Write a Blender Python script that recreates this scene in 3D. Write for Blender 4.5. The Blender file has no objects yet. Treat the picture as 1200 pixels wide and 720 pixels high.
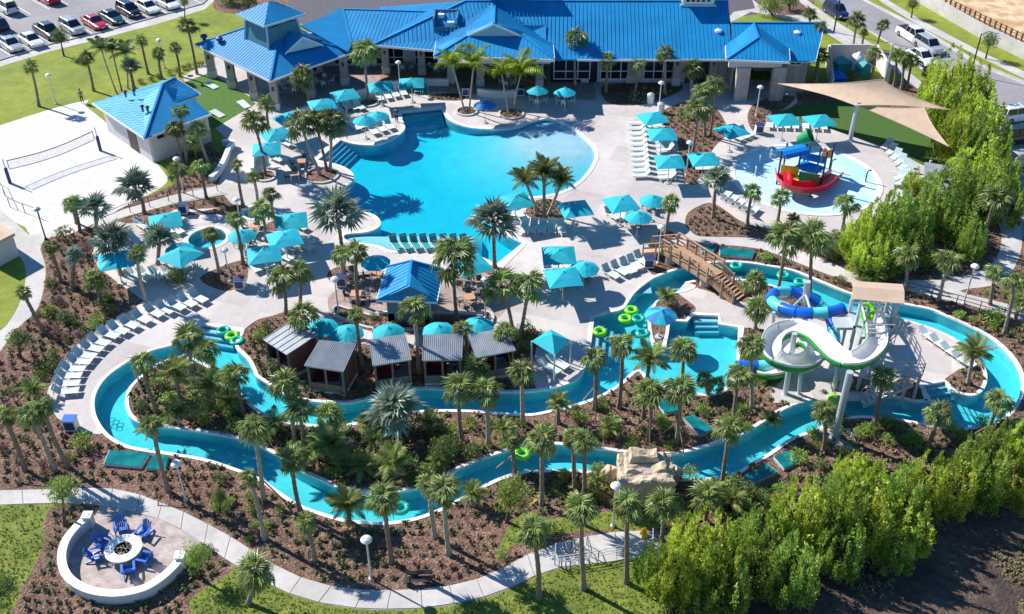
import bpy, bmesh, math, random
from mathutils import Vector, Matrix, noise
from mathutils.geometry import delaunay_2d_cdt
R=math.radians; rnd=random.Random(7)
S=bpy.context.scene; COL=S.collection
# ---------------- camera, sky, sun, exposure ----------------
PITCH=R(35.7); FOC=1200.0; CAMH=50.0
cd=bpy.data.cameras.new('camera'); cam=bpy.data.objects.new('camera',cd); COL.objects.link(cam)
cam.location=(0,0,CAMH); cam.rotation_euler=(R(90)-PITCH,0,0)
cd.sensor_width=36; cd.lens=36*FOC/1200; cd.clip_start=0.5; cd.clip_end=4000
S.camera=cam
SUN_EL=R(38.5); SX,SY=-0.845,0.535      # horizontal direction towards the sun
W=bpy.data.worlds.new('World'); S.world=W; W.use_nodes=True
nt=W.node_tree; bg=nt.nodes['Background']; sky=nt.nodes.new('ShaderNodeTexSky')
sky.sky_type='NISHITA'; sky.sun_disc=False; sky.sun_elevation=SUN_EL; sky.sun_rotation=math.atan2(SX,SY); sky.dust_density=0; sky.ozone_density=3
hs_=nt.nodes.new('ShaderNodeHueSaturation'); hs_.inputs['Saturation'].default_value=1.25; nt.links.new(sky.outputs[0],hs_.inputs['Color']); mx_=nt.nodes.new('ShaderNodeVectorMath'); mx_.operation='MAXIMUM'; mx_.inputs[1].default_value=(.02,.02,.02); nt.links.new(hs_.outputs[0],mx_.inputs[0]); nt.links.new(mx_.outputs[0],bg.inputs[0]); bg.inputs[1].default_value=0.098
sl=bpy.data.lights.new('sun','SUN'); sl.energy=5.0; sl.angle=R(0.5); sl.color=(1,0.95,0.87)
so=bpy.data.objects.new('sun',sl); COL.objects.link(so); so.location=(-60,120,80)
tosun=Vector((SX*math.cos(SUN_EL),SY*math.cos(SUN_EL),math.sin(SUN_EL))).normalized()
so.rotation_euler=tosun.to_track_quat('Z','Y').to_euler()
S.view_settings.view_transform='Standard'; S.view_settings.look='None'; S.view_settings.exposure=0.64; S.view_settings.gamma=1
# ---------------- survey: a sighted point on the level z, in metres ----------------
def P(px,py,z=0.0):
    a=px-600.0; b=360.0-py
    dy=FOC*math.cos(PITCH)+b*math.sin(PITCH); dz=-FOC*math.sin(PITCH)+b*math.cos(PITCH)
    t=(z-CAMH)/dz
    return Vector((a*t,dy*t,z))
def Q(v):
    zz=v[2]-CAMH; f=v[1]*math.cos(PITCH)-zz*math.sin(PITCH); u=v[1]*math.sin(PITCH)+zz*math.cos(PITCH)
    return (600+FOC*v[0]/f, 360-FOC*u/f)
def up(base,px,py):      # point above the ground point base (same distance) that is sighted at px,py
    a=px-600.0; b=360.0-py
    dy=FOC*math.cos(PITCH)+b*math.sin(PITCH); dz=-FOC*math.sin(PITCH)+b*math.cos(PITCH)
    t=base.y/dy
    return Vector((a*t,base.y,CAMH+dz*t))
def OP(px,py,*abc):   # sighted point on the plane through three given points
    A=[P(*q) if not isinstance(q,Vector) else q for q in abc]; n=(A[1]-A[0]).cross(A[2]-A[0]); o=Vector((0,0,CAMH)); d=P(px,py,0)-o
    return o+d*((A[0]-o).dot(n)/d.dot(n))
# ---------------- materials ----------------
def C(r,g,b):
    f=lambda v:(v/255/12.92 if v/255<=.04045 else ((v/255+.055)/1.055)**2.4)
    return (f(r),f(g),f(b),1)
MATS={}
def mat(name,col,rough=.6,var=.15,scale=3.0,bump=0.0,bscale=None,metal=0.0,trans=0.0,objvar=0.0,col2=None,detail=4,spec=None,stretch=None):
    m=bpy.data.materials.new(name); m.use_nodes=True; n=m.node_tree; b=n.nodes['Principled BSDF']
    b.inputs['Roughness'].default_value=rough; b.inputs['Metallic'].default_value=metal
    if spec is not None: b.inputs['Specular IOR Level'].default_value=spec
    tc=n.nodes.new('ShaderNodeTexCoord'); src=tc.outputs['Object']
    if stretch:
        mp=n.nodes.new('ShaderNodeMapping'); mp.inputs['Scale'].default_value=stretch; n.links.new(src,mp.inputs[0]); src=mp.outputs[0]
    nz=n.nodes.new('ShaderNodeTexNoise'); nz.inputs['Scale'].default_value=scale; nz.inputs['Detail'].default_value=detail; nz.inputs['Roughness'].default_value=.65
    n.links.new(src,nz.inputs['Vector'])
    rp=n.nodes.new('ShaderNodeValToRGB'); n.links.new(nz.outputs['Fac'],rp.inputs[0])
    c2=col2 or tuple(min(1,c*(1+var*1.3)) for c in col[:3])+(1,); c1=col if col2 else tuple(c*(1-var*1.3) for c in col[:3])+(1,)
    rp.color_ramp.elements[0].position=.32; rp.color_ramp.elements[1].position=.68
    rp.color_ramp.elements[0].color=c1; rp.color_ramp.elements[1].color=c2
    out=rp.outputs[0]
    if objvar:
        oi=n.nodes.new('ShaderNodeObjectInfo'); hs=n.nodes.new('ShaderNodeHueSaturation')
        mr=n.nodes.new('ShaderNodeMapRange'); mr.inputs[3].default_value=1-objvar; mr.inputs[4].default_value=1+objvar
        n.links.new(oi.outputs['Random'],mr.inputs[0]); n.links.new(mr.outputs[0],hs.inputs['Value'])
        mr2=n.nodes.new('ShaderNodeMapRange'); mr2.inputs[3].default_value=.5-objvar*.05; mr2.inputs[4].default_value=.5+objvar*.05
        n.links.new(oi.outputs['Random'],mr2.inputs[0]); n.links.new(mr2.outputs[0],hs.inputs['Hue'])
        n.links.new(out,hs.inputs['Color']); out=hs.outputs[0]
    n.links.new(out,b.inputs['Base Color'])
    if bump:
        bp=n.nodes.new('ShaderNodeBump'); bp.inputs['Distance'].default_value=bump; bp.inputs['Strength'].default_value=1
        nb=n.nodes.new('ShaderNodeTexNoise'); nb.inputs['Scale'].default_value=bscale or scale*3; nb.inputs['Detail'].default_value=4
        n.links.new(src,nb.inputs['Vector']); n.links.new(nb.outputs['Fac'],bp.inputs['Height']); n.links.new(bp.outputs[0],b.inputs['Normal'])
    if trans:
        tr=n.nodes.new('ShaderNodeBsdfTranslucent'); mx=n.nodes.new('ShaderNodeMixShader'); mx.inputs[0].default_value=trans
        n.links.new(out,tr.inputs[0]); n.links.new(b.outputs[0],mx.inputs[1]); n.links.new(tr.outputs[0],mx.inputs[2])
        n.links.new(mx.outputs[0],n.nodes['Material Output'].inputs[0])
    MATS[name]=m; return m
def addlayer(m,scale,lo,hi,pos=(.45,.6),detail=3,typ='noise'):
    """multiply the colour by a second, larger pattern of wear"""
    n=m.node_tree; b=n.nodes['Principled BSDF']; l=b.inputs['Base Color'].links[0]; src=l.from_socket
    tc=[x for x in n.nodes if x.type=='TEX_COORD'][0]
    nz=n.nodes.new('ShaderNodeTexNoise') if typ=='noise' else n.nodes.new('ShaderNodeTexVoronoi')
    nz.inputs['Scale'].default_value=scale
    if typ=='noise': nz.inputs['Detail'].default_value=detail
    n.links.new(tc.outputs['Object'],nz.inputs['Vector'])
    rp=n.nodes.new('ShaderNodeValToRGB'); rp.color_ramp.elements[0].position,rp.color_ramp.elements[1].position=pos
    rp.color_ramp.elements[0].color=lo; rp.color_ramp.elements[1].color=hi
    n.links.new(nz.outputs[0],rp.inputs[0])
    mx=n.nodes.new('ShaderNodeMix'); mx.data_type='RGBA'; mx.blend_type='MULTIPLY'; mx.inputs[0].default_value=1
    n.links.new(src,mx.inputs[6]); n.links.new(rp.outputs[0],mx.inputs[7]); n.links.new(mx.outputs[2],b.inputs['Base Color'])
def brick(m,sx,sy,mortar=.02,dark=.7,rot=0.3):
    n=m.node_tree; b=n.nodes['Principled BSDF']; src=b.inputs['Base Color'].links[0].from_socket
    tc=[x for x in n.nodes if x.type=='TEX_COORD'][0]; mp=n.nodes.new('ShaderNodeMapping'); mp.inputs['Rotation'].default_value=(0,0,rot)
    n.links.new(tc.outputs['Object'],mp.inputs[0]); bt=n.nodes.new('ShaderNodeTexBrick'); n.links.new(mp.outputs[0],bt.inputs['Vector'])
    bt.inputs['Scale'].default_value=1; bt.inputs['Brick Width'].default_value=sx; bt.inputs['Row Height'].default_value=sy; bt.inputs['Mortar Size'].default_value=mortar
    bt.inputs['Color1'].default_value=(1,1,1,1); bt.inputs['Color2'].default_value=(.82,.8,.8,1); bt.inputs['Mortar'].default_value=(dark,dark,dark,1)
    mx=n.nodes.new('ShaderNodeMix'); mx.data_type='RGBA'; mx.blend_type='MULTIPLY'; mx.inputs[0].default_value=1
    n.links.new(src,mx.inputs[6]); n.links.new(bt.outputs[0],mx.inputs[7]); n.links.new(mx.outputs[2],b.inputs['Base Color'])
g1=(1,1,1,1)
mat('deck',(.60,.55,.53,1),.8,.05,1.2,.01,20); addlayer(MATS['deck'],.12,(.86,.86,.87,1),g1,(.38,.62)); addlayer(MATS['deck'],1.7,(.90,.89,.88,1),g1,(.30,.42),6); brick(MATS['deck'],3.6,3.6,.022,.88,.35)
mat('concrete',(.52,.49,.47,1),.85,.06,2,.01,15); addlayer(MATS['concrete'],.3,(.85,.85,.85,1),g1)
mat('joint',(.25,.23,.22,1),.9)
mat('coping',(.80,.78,.76,1),.6,.06,3); brick(MATS['coping'],.9,50,.02,.75,0)
mat('asphalt',(.30,.285,.30,1),.9,.08,1.5,.01,30); addlayer(MATS['asphalt'],.12,(.82,.82,.84,1),g1,(.35,.65))
mat('dark_asphalt',(.10,.09,.11,1),.9,.12,2,.01,30)
mat('lawn',(.19,.235,.015,1),.9,.35,.8,.06,8,col2=(.30,.33,.03,1)); addlayer(MATS['lawn'],.18,(.72,.78,.75,1),g1,(.35,.62)); addlayer(MATS['lawn'],9,(.72,.75,.7,1),(1.1,1.1,1.1,1),(.35,.65))
mat('near_lawn',(.14,.19,.015,1),.9,.35,1.6,.06,8,col2=(.26,.29,.05,1)); addlayer(MATS['near_lawn'],.4,(.6,.7,.6,1),g1,(.35,.62)); addlayer(MATS['near_lawn'],9,(.6,.65,.6,1),(1.15,1.1,1.1,1),(.35,.65))
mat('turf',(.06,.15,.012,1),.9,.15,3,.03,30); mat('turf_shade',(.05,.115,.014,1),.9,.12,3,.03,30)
mat('sand',(.62,.60,.58,1),.9,.06,2.5,.05,5); addlayer(MATS['sand'],1.6,(.92,.91,.90,1),g1,(.38,.5))
mat('orange_sand',(.52,.36,.20,1),.95,.2,.6,.1,2,col2=(.72,.55,.35,1)); addlayer(MATS['orange_sand'],.35,(.78,.68,.58,1),g1,(.42,.55))
mat('mulch',(.115,.068,.052,1),.95,.4,2.2,.16,7,col2=(.36,.225,.175,1),detail=8); addlayer(MATS['mulch'],5.5,(.45,.42,.42,1),(1.15,1.1,1.05,1),(.40,.58),6); addlayer(MATS['mulch'],.5,(.72,.70,.66,1),(1.12,1.1,1.1,1),(.35,.65))
mat('soil',(.045,.03,.028,1),.95,.4,1.6,.15,5,col2=(.13,.09,.07,1),detail=8); addlayer(MATS['soil'],.35,(.7,.68,.7,1),(1.3,1.2,1.1,1),(.4,.6))  # dark soil; part of the tree shade is put into its colour
mat('straw',(.35,.25,.13,1),.95,.4,3,.15,8,col2=(.55,.42,.25,1),detail=8)
mat('paver',(.50,.42,.39,1),.85,.1,1.4,.01,20); brick(MATS['paver'],.42,.21,.012,.78,.3); addlayer(MATS['paver'],1.5,(.84,.82,.82,1),g1,(.42,.55))
mat('pink_paver',(.42,.32,.29,1),.85,.12,1.4,.01,20); brick(MATS['pink_paver'],.42,.21,.012,.78,.1); addlayer(MATS['pink_paver'],1.2,(.82,.8,.8,1),g1,(.42,.55))
mat('wall_white',(.62,.60,.60,1),.7,.05,2); mat('stucco',(.58,.54,.53,1),.8,.05,2,.01,12); mat('stone_wall',(.46,.40,.37,1),.85,.12,2.5,.02,8)
brick(MATS['stone_wall'],.7,.3,.02,.7,0)
mat('white',(.78,.78,.77,1),.4,.03,4); mat('trim_blue',(.38,.58,.68,1),.5,.05,2); mat('teal_wall',(.055,.22,.30,1),.6,.06,3); brick(MATS['teal_wall'],9,.2,.02,.75,0)
mat('roof_blue',(.004,.24,.52,1),.62,.06,.5,spec=.3,stretch=(1,1,1)); addlayer(MATS['roof_blue'],.25,(.88,.9,.92,1),g1,(.38,.6))
mat('roof_sunlit',(.14,.47,.66,1),.6,.06,.6,spec=.3); addlayer(MATS['roof_sunlit'],.4,(.86,.9,.92,1),g1,(.38,.6))  # roof blue lightened in colour for the hut side facing the sun
mat('roof_grey',(.36,.39,.42,1),.4,.1,1.2,metal=.3); addlayer(MATS['roof_grey'],.8,(.8,.8,.82,1),g1,(.35,.6))
mat('roof_bar',(.008,.14,.42,1),.4,.06,.5)
mat('glass',(.012,.018,.03,1),.06,.2,.5,spec=.9); mat('dark',(.02,.02,.025,1),.6); mat('door',(.03,.02,.02,1),.5)
mat('canvas',(.012,.50,.62,1),.75,.06,3,trans=.22,objvar=.10); mat('canvas_blue',(.02,.20,.50,1),.7,.08,3,trans=.2,objvar=.05)
mat('canvas_tan',(.70,.53,.40,1),.8,.05,1.2,trans=.22); addlayer(MATS['canvas_tan'],.3,(.9,.88,.86,1),g1)
mat('pole',(.62,.60,.58,1),.4,.03); mat('steel',(.50,.53,.57,1),.35,.06,metal=.2); mat('iron',(.03,.03,.035,1),.5)
mat('sling',(.56,.63,.60,1),.7,.06,6,objvar=.07); mat('sling_shaded',(.36,.50,.52,1),.7,.06,6,objvar=.12); mat('teal_plastic',(.03,.30,.30,1),.5,.05)  # backrest sling is the seat sling darkened in colour for its shade
mat('table_top',(.52,.28,.17,1),.6,.1,3,objvar=.1); mat('navy',(.02,.04,.14,1),.5,.1); mat('towel_blue',(.02,.10,.35,1),.6)
mat('adirondack',(.008,.12,.48,1),.4,.06,3); mat('wood',(.42,.26,.16,1),.8,.2,2,stretch=(1,6,6)); mat('wood_dark',(.30,.17,.10,1),.8,.2,2)
mat('cabana_wood',(.11,.055,.047,1),.8,.2,3); mat('cabana_post',(.20,.15,.13,1),.8,.15,3); mat('red_cloth',(.32,.03,.03,1),.8,.1)
mat('lime',(.25,.78,.02,1),.35,.05,trans=.2); mat('tube_green',(.02,.50,.38,1),.3,.05,trans=.2)
mat('slide_white',(.80,.78,.74,1),.3,.03); mat('slide_green',(.02,.30,.05,1),.3,.05); mat('slide_blue',(.005,.12,.58,1),.25,.05); mat('slide_aqua',(.10,.56,.64,1),.25,.05)
mat('red_plastic',(.60,.01,.03,1),.3,.05); mat('yellow_plastic',(.75,.45,.02,1),.35,.05); mat('green_plastic',(.01,.28,.08,1),.35,.05); mat('blue_plastic',(.01,.22,.62,1),.35,.05); mat('navy_post',(.01,.03,.14,1),.35,.05)
mat('rock',(.34,.27,.19,1),.85,.25,1.5,.08,4,col2=(.62,.52,.38,1)); mat('teal_cover',(.006,.18,.18,1),.2,.2,.8); addlayer(MATS['teal_cover'],2,(.6,.8,.85,1),g1)
mat('trunk',(.17,.12,.09,1),.9,.3,5,.03,14,col2=(.30,.23,.18,1),objvar=.15); mat('trunk_pale',(.27,.22,.18,1),.9,.3,5,.03,14,col2=(.42,.35,.29,1),objvar=.1); mat('bark',(.09,.06,.045,1),.9,.3,5)
mat('boots',(.20,.13,.07,1),.9,.3,6)
mat('frond',(.085,.14,.03,1),.42,.35,1.6,trans=.3,objvar=.38,col2=(.40,.46,.15,1)); mat('frond_silver',(.15,.21,.14,1),.45,.3,2,trans=.2,objvar=.18,col2=(.46,.54,.42,1))
mat('frond_lime',(.16,.26,.015,1),.45,.3,2,trans=.35,objvar=.12,col2=(.42,.46,.03,1)); mat('frond_dark',(.06,.11,.03,1),.42,.3,2,trans=.28,objvar=.2,col2=(.18,.26,.08,1)); mat('frond_dead',(.22,.15,.08,1),.8,.3,3)
mat('leaf',(.06,.105,.025,1),.55,.3,1.6,trans=.28,objvar=.25,col2=(.22,.28,.07,1)); mat('leaf_bright',(.20,.31,.02,1),.5,.3,1.6,trans=.35,objvar=.22,col2=(.74,.82,.14,1)); mat('leaf_green',(.10,.20,.025,1),.5,.3,1.6,trans=.32,objvar=.2,col2=(.46,.58,.12,1))
mat('cover_tan',(.12,.11,.045,1),.8,.3,1,trans=.15,col2=(.26,.20,.10,1)); mat('cover_green',(.04,.07,.02,1),.7,.3,1,trans=.15,col2=(.12,.15,.04,1)); mat('cover_yellow',(.30,.30,.04,1),.6,.3,1,trans=.2,col2=(.55,.50,.10,1)); mat('cover_red',(.13,.05,.03,1),.7,.3,1,col2=(.24,.11,.06,1))
mat('grass_blade',(.15,.21,.02,1),.8,.3,1,trans=.2,col2=(.28,.32,.06,1))
mat('pool_floor',(.29,.50,.60,1),.7,.04,.6,.02,3); mat('river_floor',(.34,.60,.66,1),.7,.06,.8); mat('splash_floor',(.56,.74,.78,1),.35,.05,1.0); mat('pool_tile',(.10,.30,.42,1),.3,.1,8)
addlayer(MATS['splash_floor'],.35,(.72,.90,.96,1),g1,(.35,.65))
mat('skin',(.45,.27,.19,1),.6); mat('cloth_dark',(.03,.03,.04,1),.8); mat('cloth_grey',(.12,.13,.12,1),.8); mat('tyre',(.015,.015,.015,1),.8); mat('rim',(.4,.4,.42,1),.3,metal=.8)
for nm,c in dict(paint_white=(.72,.72,.73),paint_silver=(.36,.38,.42),paint_red=(.48,.01,.03),paint_black=(.012,.014,.02),paint_grey=(.07,.075,.08),paint_green=(.015,.05,.05),paint_navy=(.01,.015,.08)).items():
    m=mat(nm,c+(1,),.28,.03,1); m.node_tree.nodes['Principled BSDF'].inputs['Coat Weight'].default_value=.6
mat('headlamp',(.7,.7,.72,1),.1,.02); mat('taillamp',(.4,.01,.01,1),.2,.02); mat('yellow_sign',(.75,.55,.02,1),.5,.03); mat('net',(.04,.04,.05,1),.8); mat('pink_shrub',(.25,.13,.13,1),.8,.3,2,trans=.1)
def water_mat(name,absorb,density=1.0,ripple=.05,rs=1.6,tint=(1,1,1,1)):
    m=bpy.data.materials.new(name); m.use_nodes=True; n=m.node_tree; n.nodes.clear()
    o=n.nodes.new('ShaderNodeOutputMaterial'); tr=n.nodes.new('ShaderNodeBsdfTransparent'); gl=n.nodes.new('ShaderNodeBsdfGlossy'); mx=n.nodes.new('ShaderNodeMixShader')
    gl.inputs['Roughness'].default_value=.06; lwt=n.nodes.new('ShaderNodeLayerWeight'); pw=n.nodes.new('ShaderNodeMath'); pw.operation='POWER'; pw.inputs[1].default_value=5; fr=n.nodes.new('ShaderNodeMath'); fr.operation='MULTIPLY_ADD'; fr.inputs[1].default_value=.95; fr.inputs[2].default_value=.025; n.links.new(lwt.outputs['Facing'],pw.inputs[0]); n.links.new(pw.outputs[0],fr.inputs[0])
    tc=n.nodes.new('ShaderNodeTexCoord'); nz=n.nodes.new('ShaderNodeTexNoise'); nz.inputs['Scale'].default_value=rs; nz.inputs['Detail'].default_value=3; nz.inputs['Distortion'].default_value=.8
    vo=n.nodes.new('ShaderNodeTexVoronoi'); vo.feature='SMOOTH_F1'; vo.inputs['Scale'].default_value=rs*1.3
    vm=n.nodes.new('ShaderNodeMix'); vm.data_type='VECTOR'; vm.inputs[0].default_value=.25; n.links.new(tc.outputs['Object'],vm.inputs[4]); n.links.new(nz.outputs['Color'],vm.inputs[5])
    n.links.new(tc.outputs['Object'],nz.inputs['Vector']); n.links.new(vm.outputs[1],vo.inputs['Vector'])
    bp=n.nodes.new('ShaderNodeBump'); bp.inputs['Distance'].default_value=ripple; n.links.new(nz.outputs['Fac'],bp.inputs['Height'])
    n.links.new(bp.outputs[0],gl.inputs['Normal']); n.links.new(bp.outputs[0],lwt.inputs['Normal'])
    # light bent by ripples is put into the tint as a faint cell pattern
    rp=n.nodes.new('ShaderNodeValToRGB'); rp.color_ramp.elements[0].position=.0; rp.color_ramp.elements[1].position=.75
    rp.color_ramp.elements[0].color=tuple(t*.93 for t in tint[:3])+(1,); rp.color_ramp.elements[1].color=tint
    n.links.new(vo.outputs['Distance'],rp.inputs[0]); n.links.new(rp.outputs[0],tr.inputs[0])
    n.links.new(fr.outputs[0],mx.inputs[0]); n.links.new(tr.outputs[0],mx.inputs[1]); n.links.new(gl.outputs[0],mx.inputs[2]); n.links.new(mx.outputs[0],o.inputs['Surface'])
    va=n.nodes.new('ShaderNodeVolumeAbsorption'); va.inputs['Color'].default_value=absorb; va.inputs['Density'].default_value=density; n.links.new(va.outputs[0],o.inputs['Volume'])
    MATS[name]=m; return m
water_mat('pool_water',(.27,.965,.992,1),1.0,.008,.8)
water_mat('river_water',(.36,.95,.966,1),1.0,.035,2.1)
# ---------------- mesh helpers ----------------
class MB:
    def __init__(s): s.v=[]; s.f=[]; s.m=Matrix.Identity(4)
    def add(s,vs,fs):
        k=len(s.v); s.v+= [s.m@Vector(p) for p in vs]; s.f+=[tuple(i+k for i in f) for f in fs]; return s
    def box(s,x0,x1,y0,y1,z0,z1):
        return s.add([(x0,y0,z0),(x1,y0,z0),(x1,y1,z0),(x0,y1,z0),(x0,y0,z1),(x1,y0,z1),(x1,y1,z1),(x0,y1,z1)],[(0,3,2,1),(4,5,6,7),(0,1,5,4),(1,2,6,5),(2,3,7,6),(3,0,4,7)])
    def bar(s,a,b,w,h=None,up=(0,0,1)):
        a=Vector(a); b=Vector(b); d=(b-a); 
        if d.length<1e-6: return s
        d.normalize(); u=Vector(up)
        if abs(d.dot(u))>.95: u=Vector((1,0,0))
        x=d.cross(u).normalized()*w/2; y=x.cross(d).normalized()*(h or w)/2
        vs=[p+i*x+j*y for p in(a,b) for i,j in((-1,-1),(1,-1),(1,1),(-1,1))]
        return s.add(vs,[(3,2,1,0),(4,5,6,7),(0,1,5,4),(1,2,6,5),(2,3,7,6),(3,0,4,7)])
    def tube(s,pts,r,n=8,cap=True):
        pts=[Vector(p) for p in pts]; rs=r if isinstance(r,(list,tuple)) else [r]*len(pts); vs=[]; fs=[]
        pd=None
        for i,p in enumerate(pts):
            d=(pts[min(i+1,len(pts)-1)]-pts[max(i-1,0)]).normalized()
            if pd is None:
                u=Vector((0,0,1)) if abs(d.z)<.9 else Vector((1,0,0)); x=d.cross(u).normalized()
            else:
                x=(x-d*x.dot(d)).normalized()
            pd=d; y=d.cross(x)
            vs+=[p+(x*math.cos(2*math.pi*k/n)+y*math.sin(2*math.pi*k/n))*rs[i] for k in range(n)]
        for i in range(len(pts)-1):
            for k in range(n): fs.append((i*n+k,i*n+(k+1)%n,(i+1)*n+(k+1)%n,(i+1)*n+k))
        if cap: fs+=[tuple(range(n))[::-1],tuple((len(pts)-1)*n+k for k in range(n))]
        return s.add(vs,fs)
    def lathe(s,prof,n=16,c=(0,0,0)):
        vs=[];fs=[]; c=Vector(c)
        for r,z in prof: vs+=[c+Vector((r*math.cos(2*math.pi*k/n),r*math.sin(2*math.pi*k/n),z)) for k in range(n)]
        for i in range(len(prof)-1):
            for k in range(n): fs.append((i*n+k,i*n+(k+1)%n,(i+1)*n+(k+1)%n,(i+1)*n+k))
        if prof[0][0]>0: fs.append(tuple(range(n))[::-1])
        if prof[-1][0]>0: fs.append(tuple((len(prof)-1)*n+k for k in range(n)))
        return s.add(vs,fs)
    def prism(s,poly,z0,z1):
        n=len(poly); vs=[(p[0],p[1],z0) for p in poly]+[(p[0],p[1],z1) for p in poly]
        return s.add(vs,[tuple(range(n))[::-1],tuple(range(n,2*n))]+[(i,(i+1)%n,n+(i+1)%n,n+i) for i in range(n)])
    def slab(s,poly,t,nrm=None):   # polygon in space with thickness t downwards
        n=len(poly); poly=[Vector(p) for p in poly]; vs=poly+[p-Vector((0,0,t)) for p in poly]
        return s.add(vs,[tuple(range(n)),tuple(range(n,2*n))[::-1]]+[(i,n+i,n+(i+1)%n,(i+1)%n) for i in range(n)])
    def sweep(s,pts,sec,closed=False,cap=True):  # sec: list of (side, up)
        pts=[Vector(p) for p in pts]; n=len(pts); m=len(sec); vs=[];fs=[]
        for i,p in enumerate(pts):
            if closed: a=pts[i-1]; b=pts[(i+1)%n]
            else: a=pts[max(i-1,0)]; b=pts[min(i+1,n-1)]
            d=(b-a); d.z=0
            if d.length<1e-7: d=Vector((1,0,0))
            d.normalize(); sd=Vector((d.y,-d.x,0))
            k=1.0
            if (closed or 0<i<n-1):
                e=(p-a); e.z=0
                if e.length>1e-6: k=1/max(.5,abs(e.normalized().dot(d)))
            vs+=[p+sd*q[0]*k+Vector((0,0,q[1])) for q in sec]
        for i in range(n if closed else n-1):
            j=(i+1)%n
            for q in range(m): fs.append((i*m+q,i*m+(q+1)%m,j*m+(q+1)%m,j*m+q))
        if cap and not closed: fs+=[tuple(range(m))[::-1],tuple((n-1)*m+q for q in range(m))]
        return s.add(vs,fs)
    def mesh(s,name,m,smooth=False):
        me=bpy.data.meshes.new(name); me.from_pydata([tuple(v) for v in s.v],[],s.f); me.materials.append(MATS[m] if isinstance(m,str) else m)
        if smooth: me.polygons.foreach_set('use_smooth',[True]*len(me.polygons))
        me.update(); return me
    def build(s,name,m,parent=None,smooth=False,**k):
        return ob(name,s.mesh(name,m,smooth),parent,**k)
def ob(name,me,parent=None,loc=None,label=None,cat=None,group=None,kind=None):
    o=bpy.data.objects.new(name,me); COL.objects.link(o)
    if parent: o.parent=parent
    if loc is not None: o.location=loc
    tag(o,label,cat,group,kind); return o
def tag(o,label=None,cat=None,group=None,kind=None):
    if label: o['label']=label
    if cat: o['category']=cat
    if group: o['group']=group
    if kind: o['kind']=kind
    return o
def thing(name,loc,rz=0,label=None,cat=None,group=None,kind=None):
    o=ob(name,None,None,loc,label,cat,group,kind); o.rotation_euler=(0,0,rz); o.empty_display_size=.3; return o
KIDS={}
def kids(o):
    return o.children
def dup(o,loc,rz=0,label=None,scale=None,swap=None):
    def cp(a,par):
        c=a.copy(); COL.objects.link(c)
        if par: c.parent=par
        for ch in CH.get(a.name,()): cp(ch,c)
        return c
    c=cp(o,None); c.location=loc; c.rotation_euler=(0,0,rz)
    if scale: c.scale=(scale,)*3
    if label: c['label']=label
    return c
CH={}
def proto(o):
    def rec(a):
        l=list(a.children); CH[a.name]=l
        for c in l: rec(c)
    rec(o); return o
def spline(pts,closed=True,step=6):
    n=len(pts); out=[]
    pts=[Vector(p) for p in pts]
    for i in range(n if closed else n-1):
        g=lambda k: pts[k%n] if closed else pts[max(0,min(n-1,k))]
        p0,p1,p2,p3=g(i-1),g(i),g(i+1),g(i+2)
        for k in range(step):
            t=k/step
            out.append(.5*((2*p1)+(p2-p0)*t+(2*p0-5*p1+4*p2-p3)*t*t+(3*p1-p0-3*p2+p3)*t**3))
    if not closed: out.append(pts[-1])
    return out
def gpoly(px,smooth=True,step=4,z=0):   # px list; a point written with a third value stays a sharp corner
    if not smooth: return [P(a[0],a[1],z) for a in px]
    out=[]; n=len(px)
    W=[P(a[0],a[1],z) for a in px]
    if not any(len(a)>2 for a in px): return spline(W,True,step)
    for i in range(n):
        p1,p2=W[i],W[(i+1)%n]; s1=len(px[i])>2; s2=len(px[(i+1)%n])>2
        p0=p1 if s1 else W[i-1]; p3=p2 if s2 else W[(i+2)%n]
        if s1 and s2: out.append(p1); continue
        for k in range(step):
            t=k/step
            out.append(.5*((2*p1)+(p2-p0)*t+(2*p0-5*p1+4*p2-p3)*t*t+(3*p1-p0-3*p2+p3)*t**3))
    return out
def circ(px,py,r,n=40):
    c=P(px,py); return [c+Vector((r*math.cos(2*math.pi*k/n),r*math.sin(2*math.pi*k/n),0)) for k in range(n)]
def inside(p,poly):
    x,y=p[0],p[1]; c=False; j=len(poly)-1
    for i in range(len(poly)):
        a,b=poly[i],poly[j]
        if (a[1]>y)!=(b[1]>y) and x<(b[0]-a[0])*(y-a[1])/(b[1]-a[1])+a[0]: c=not c
        j=i
    return c
# ---------------- the ground: one partition of the plane into lawns, decks, beds, pools ----------------
RIVER_OUT=[(230,386,1),(236,380,1),(283,389,1),(277,400),(277,408),(290,421),(297,434),(300,441),(312,449),(325,457),(337,464),(355,469),(382,472),(412,472),(440,465),(482,456),(537,457),(600,460),(637,457),(662,451),(680,441),(691,414,1),(696,372,1),(710,367),(730,362),(742,345),(757,332),(773,323),(802,314),(835,308),(870,308),(900,312),(930,318),(960,330),(1000,346),(1030,352),(1060,357),(1090,363),(1110,371),(1135,382),(1158,394),(1176,408),(1190,425),(1197,442),(1197,456),(1190,474),(1175,490),(1150,499),(1125,502),(1100,500),(1075,495),(1050,491),(1020,488),(995,489),(970,497),(950,505),(925,515),(900,532),(880,543),(858,556),(825,561),(792,561),(755,560),(717,556),(675,551),(640,551),(615,553),(595,557),(575,565),(545,581),(517,596),(487,607),(457,612),(435,612),(410,610),(392,606),(370,599),(350,591),(325,575),(305,561),(275,549),(240,538),(200,531),(155,524),(133,514),(119,500),(111,482),(112,462),(125,442),(150,424),(178,411),(205,403)]
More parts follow.
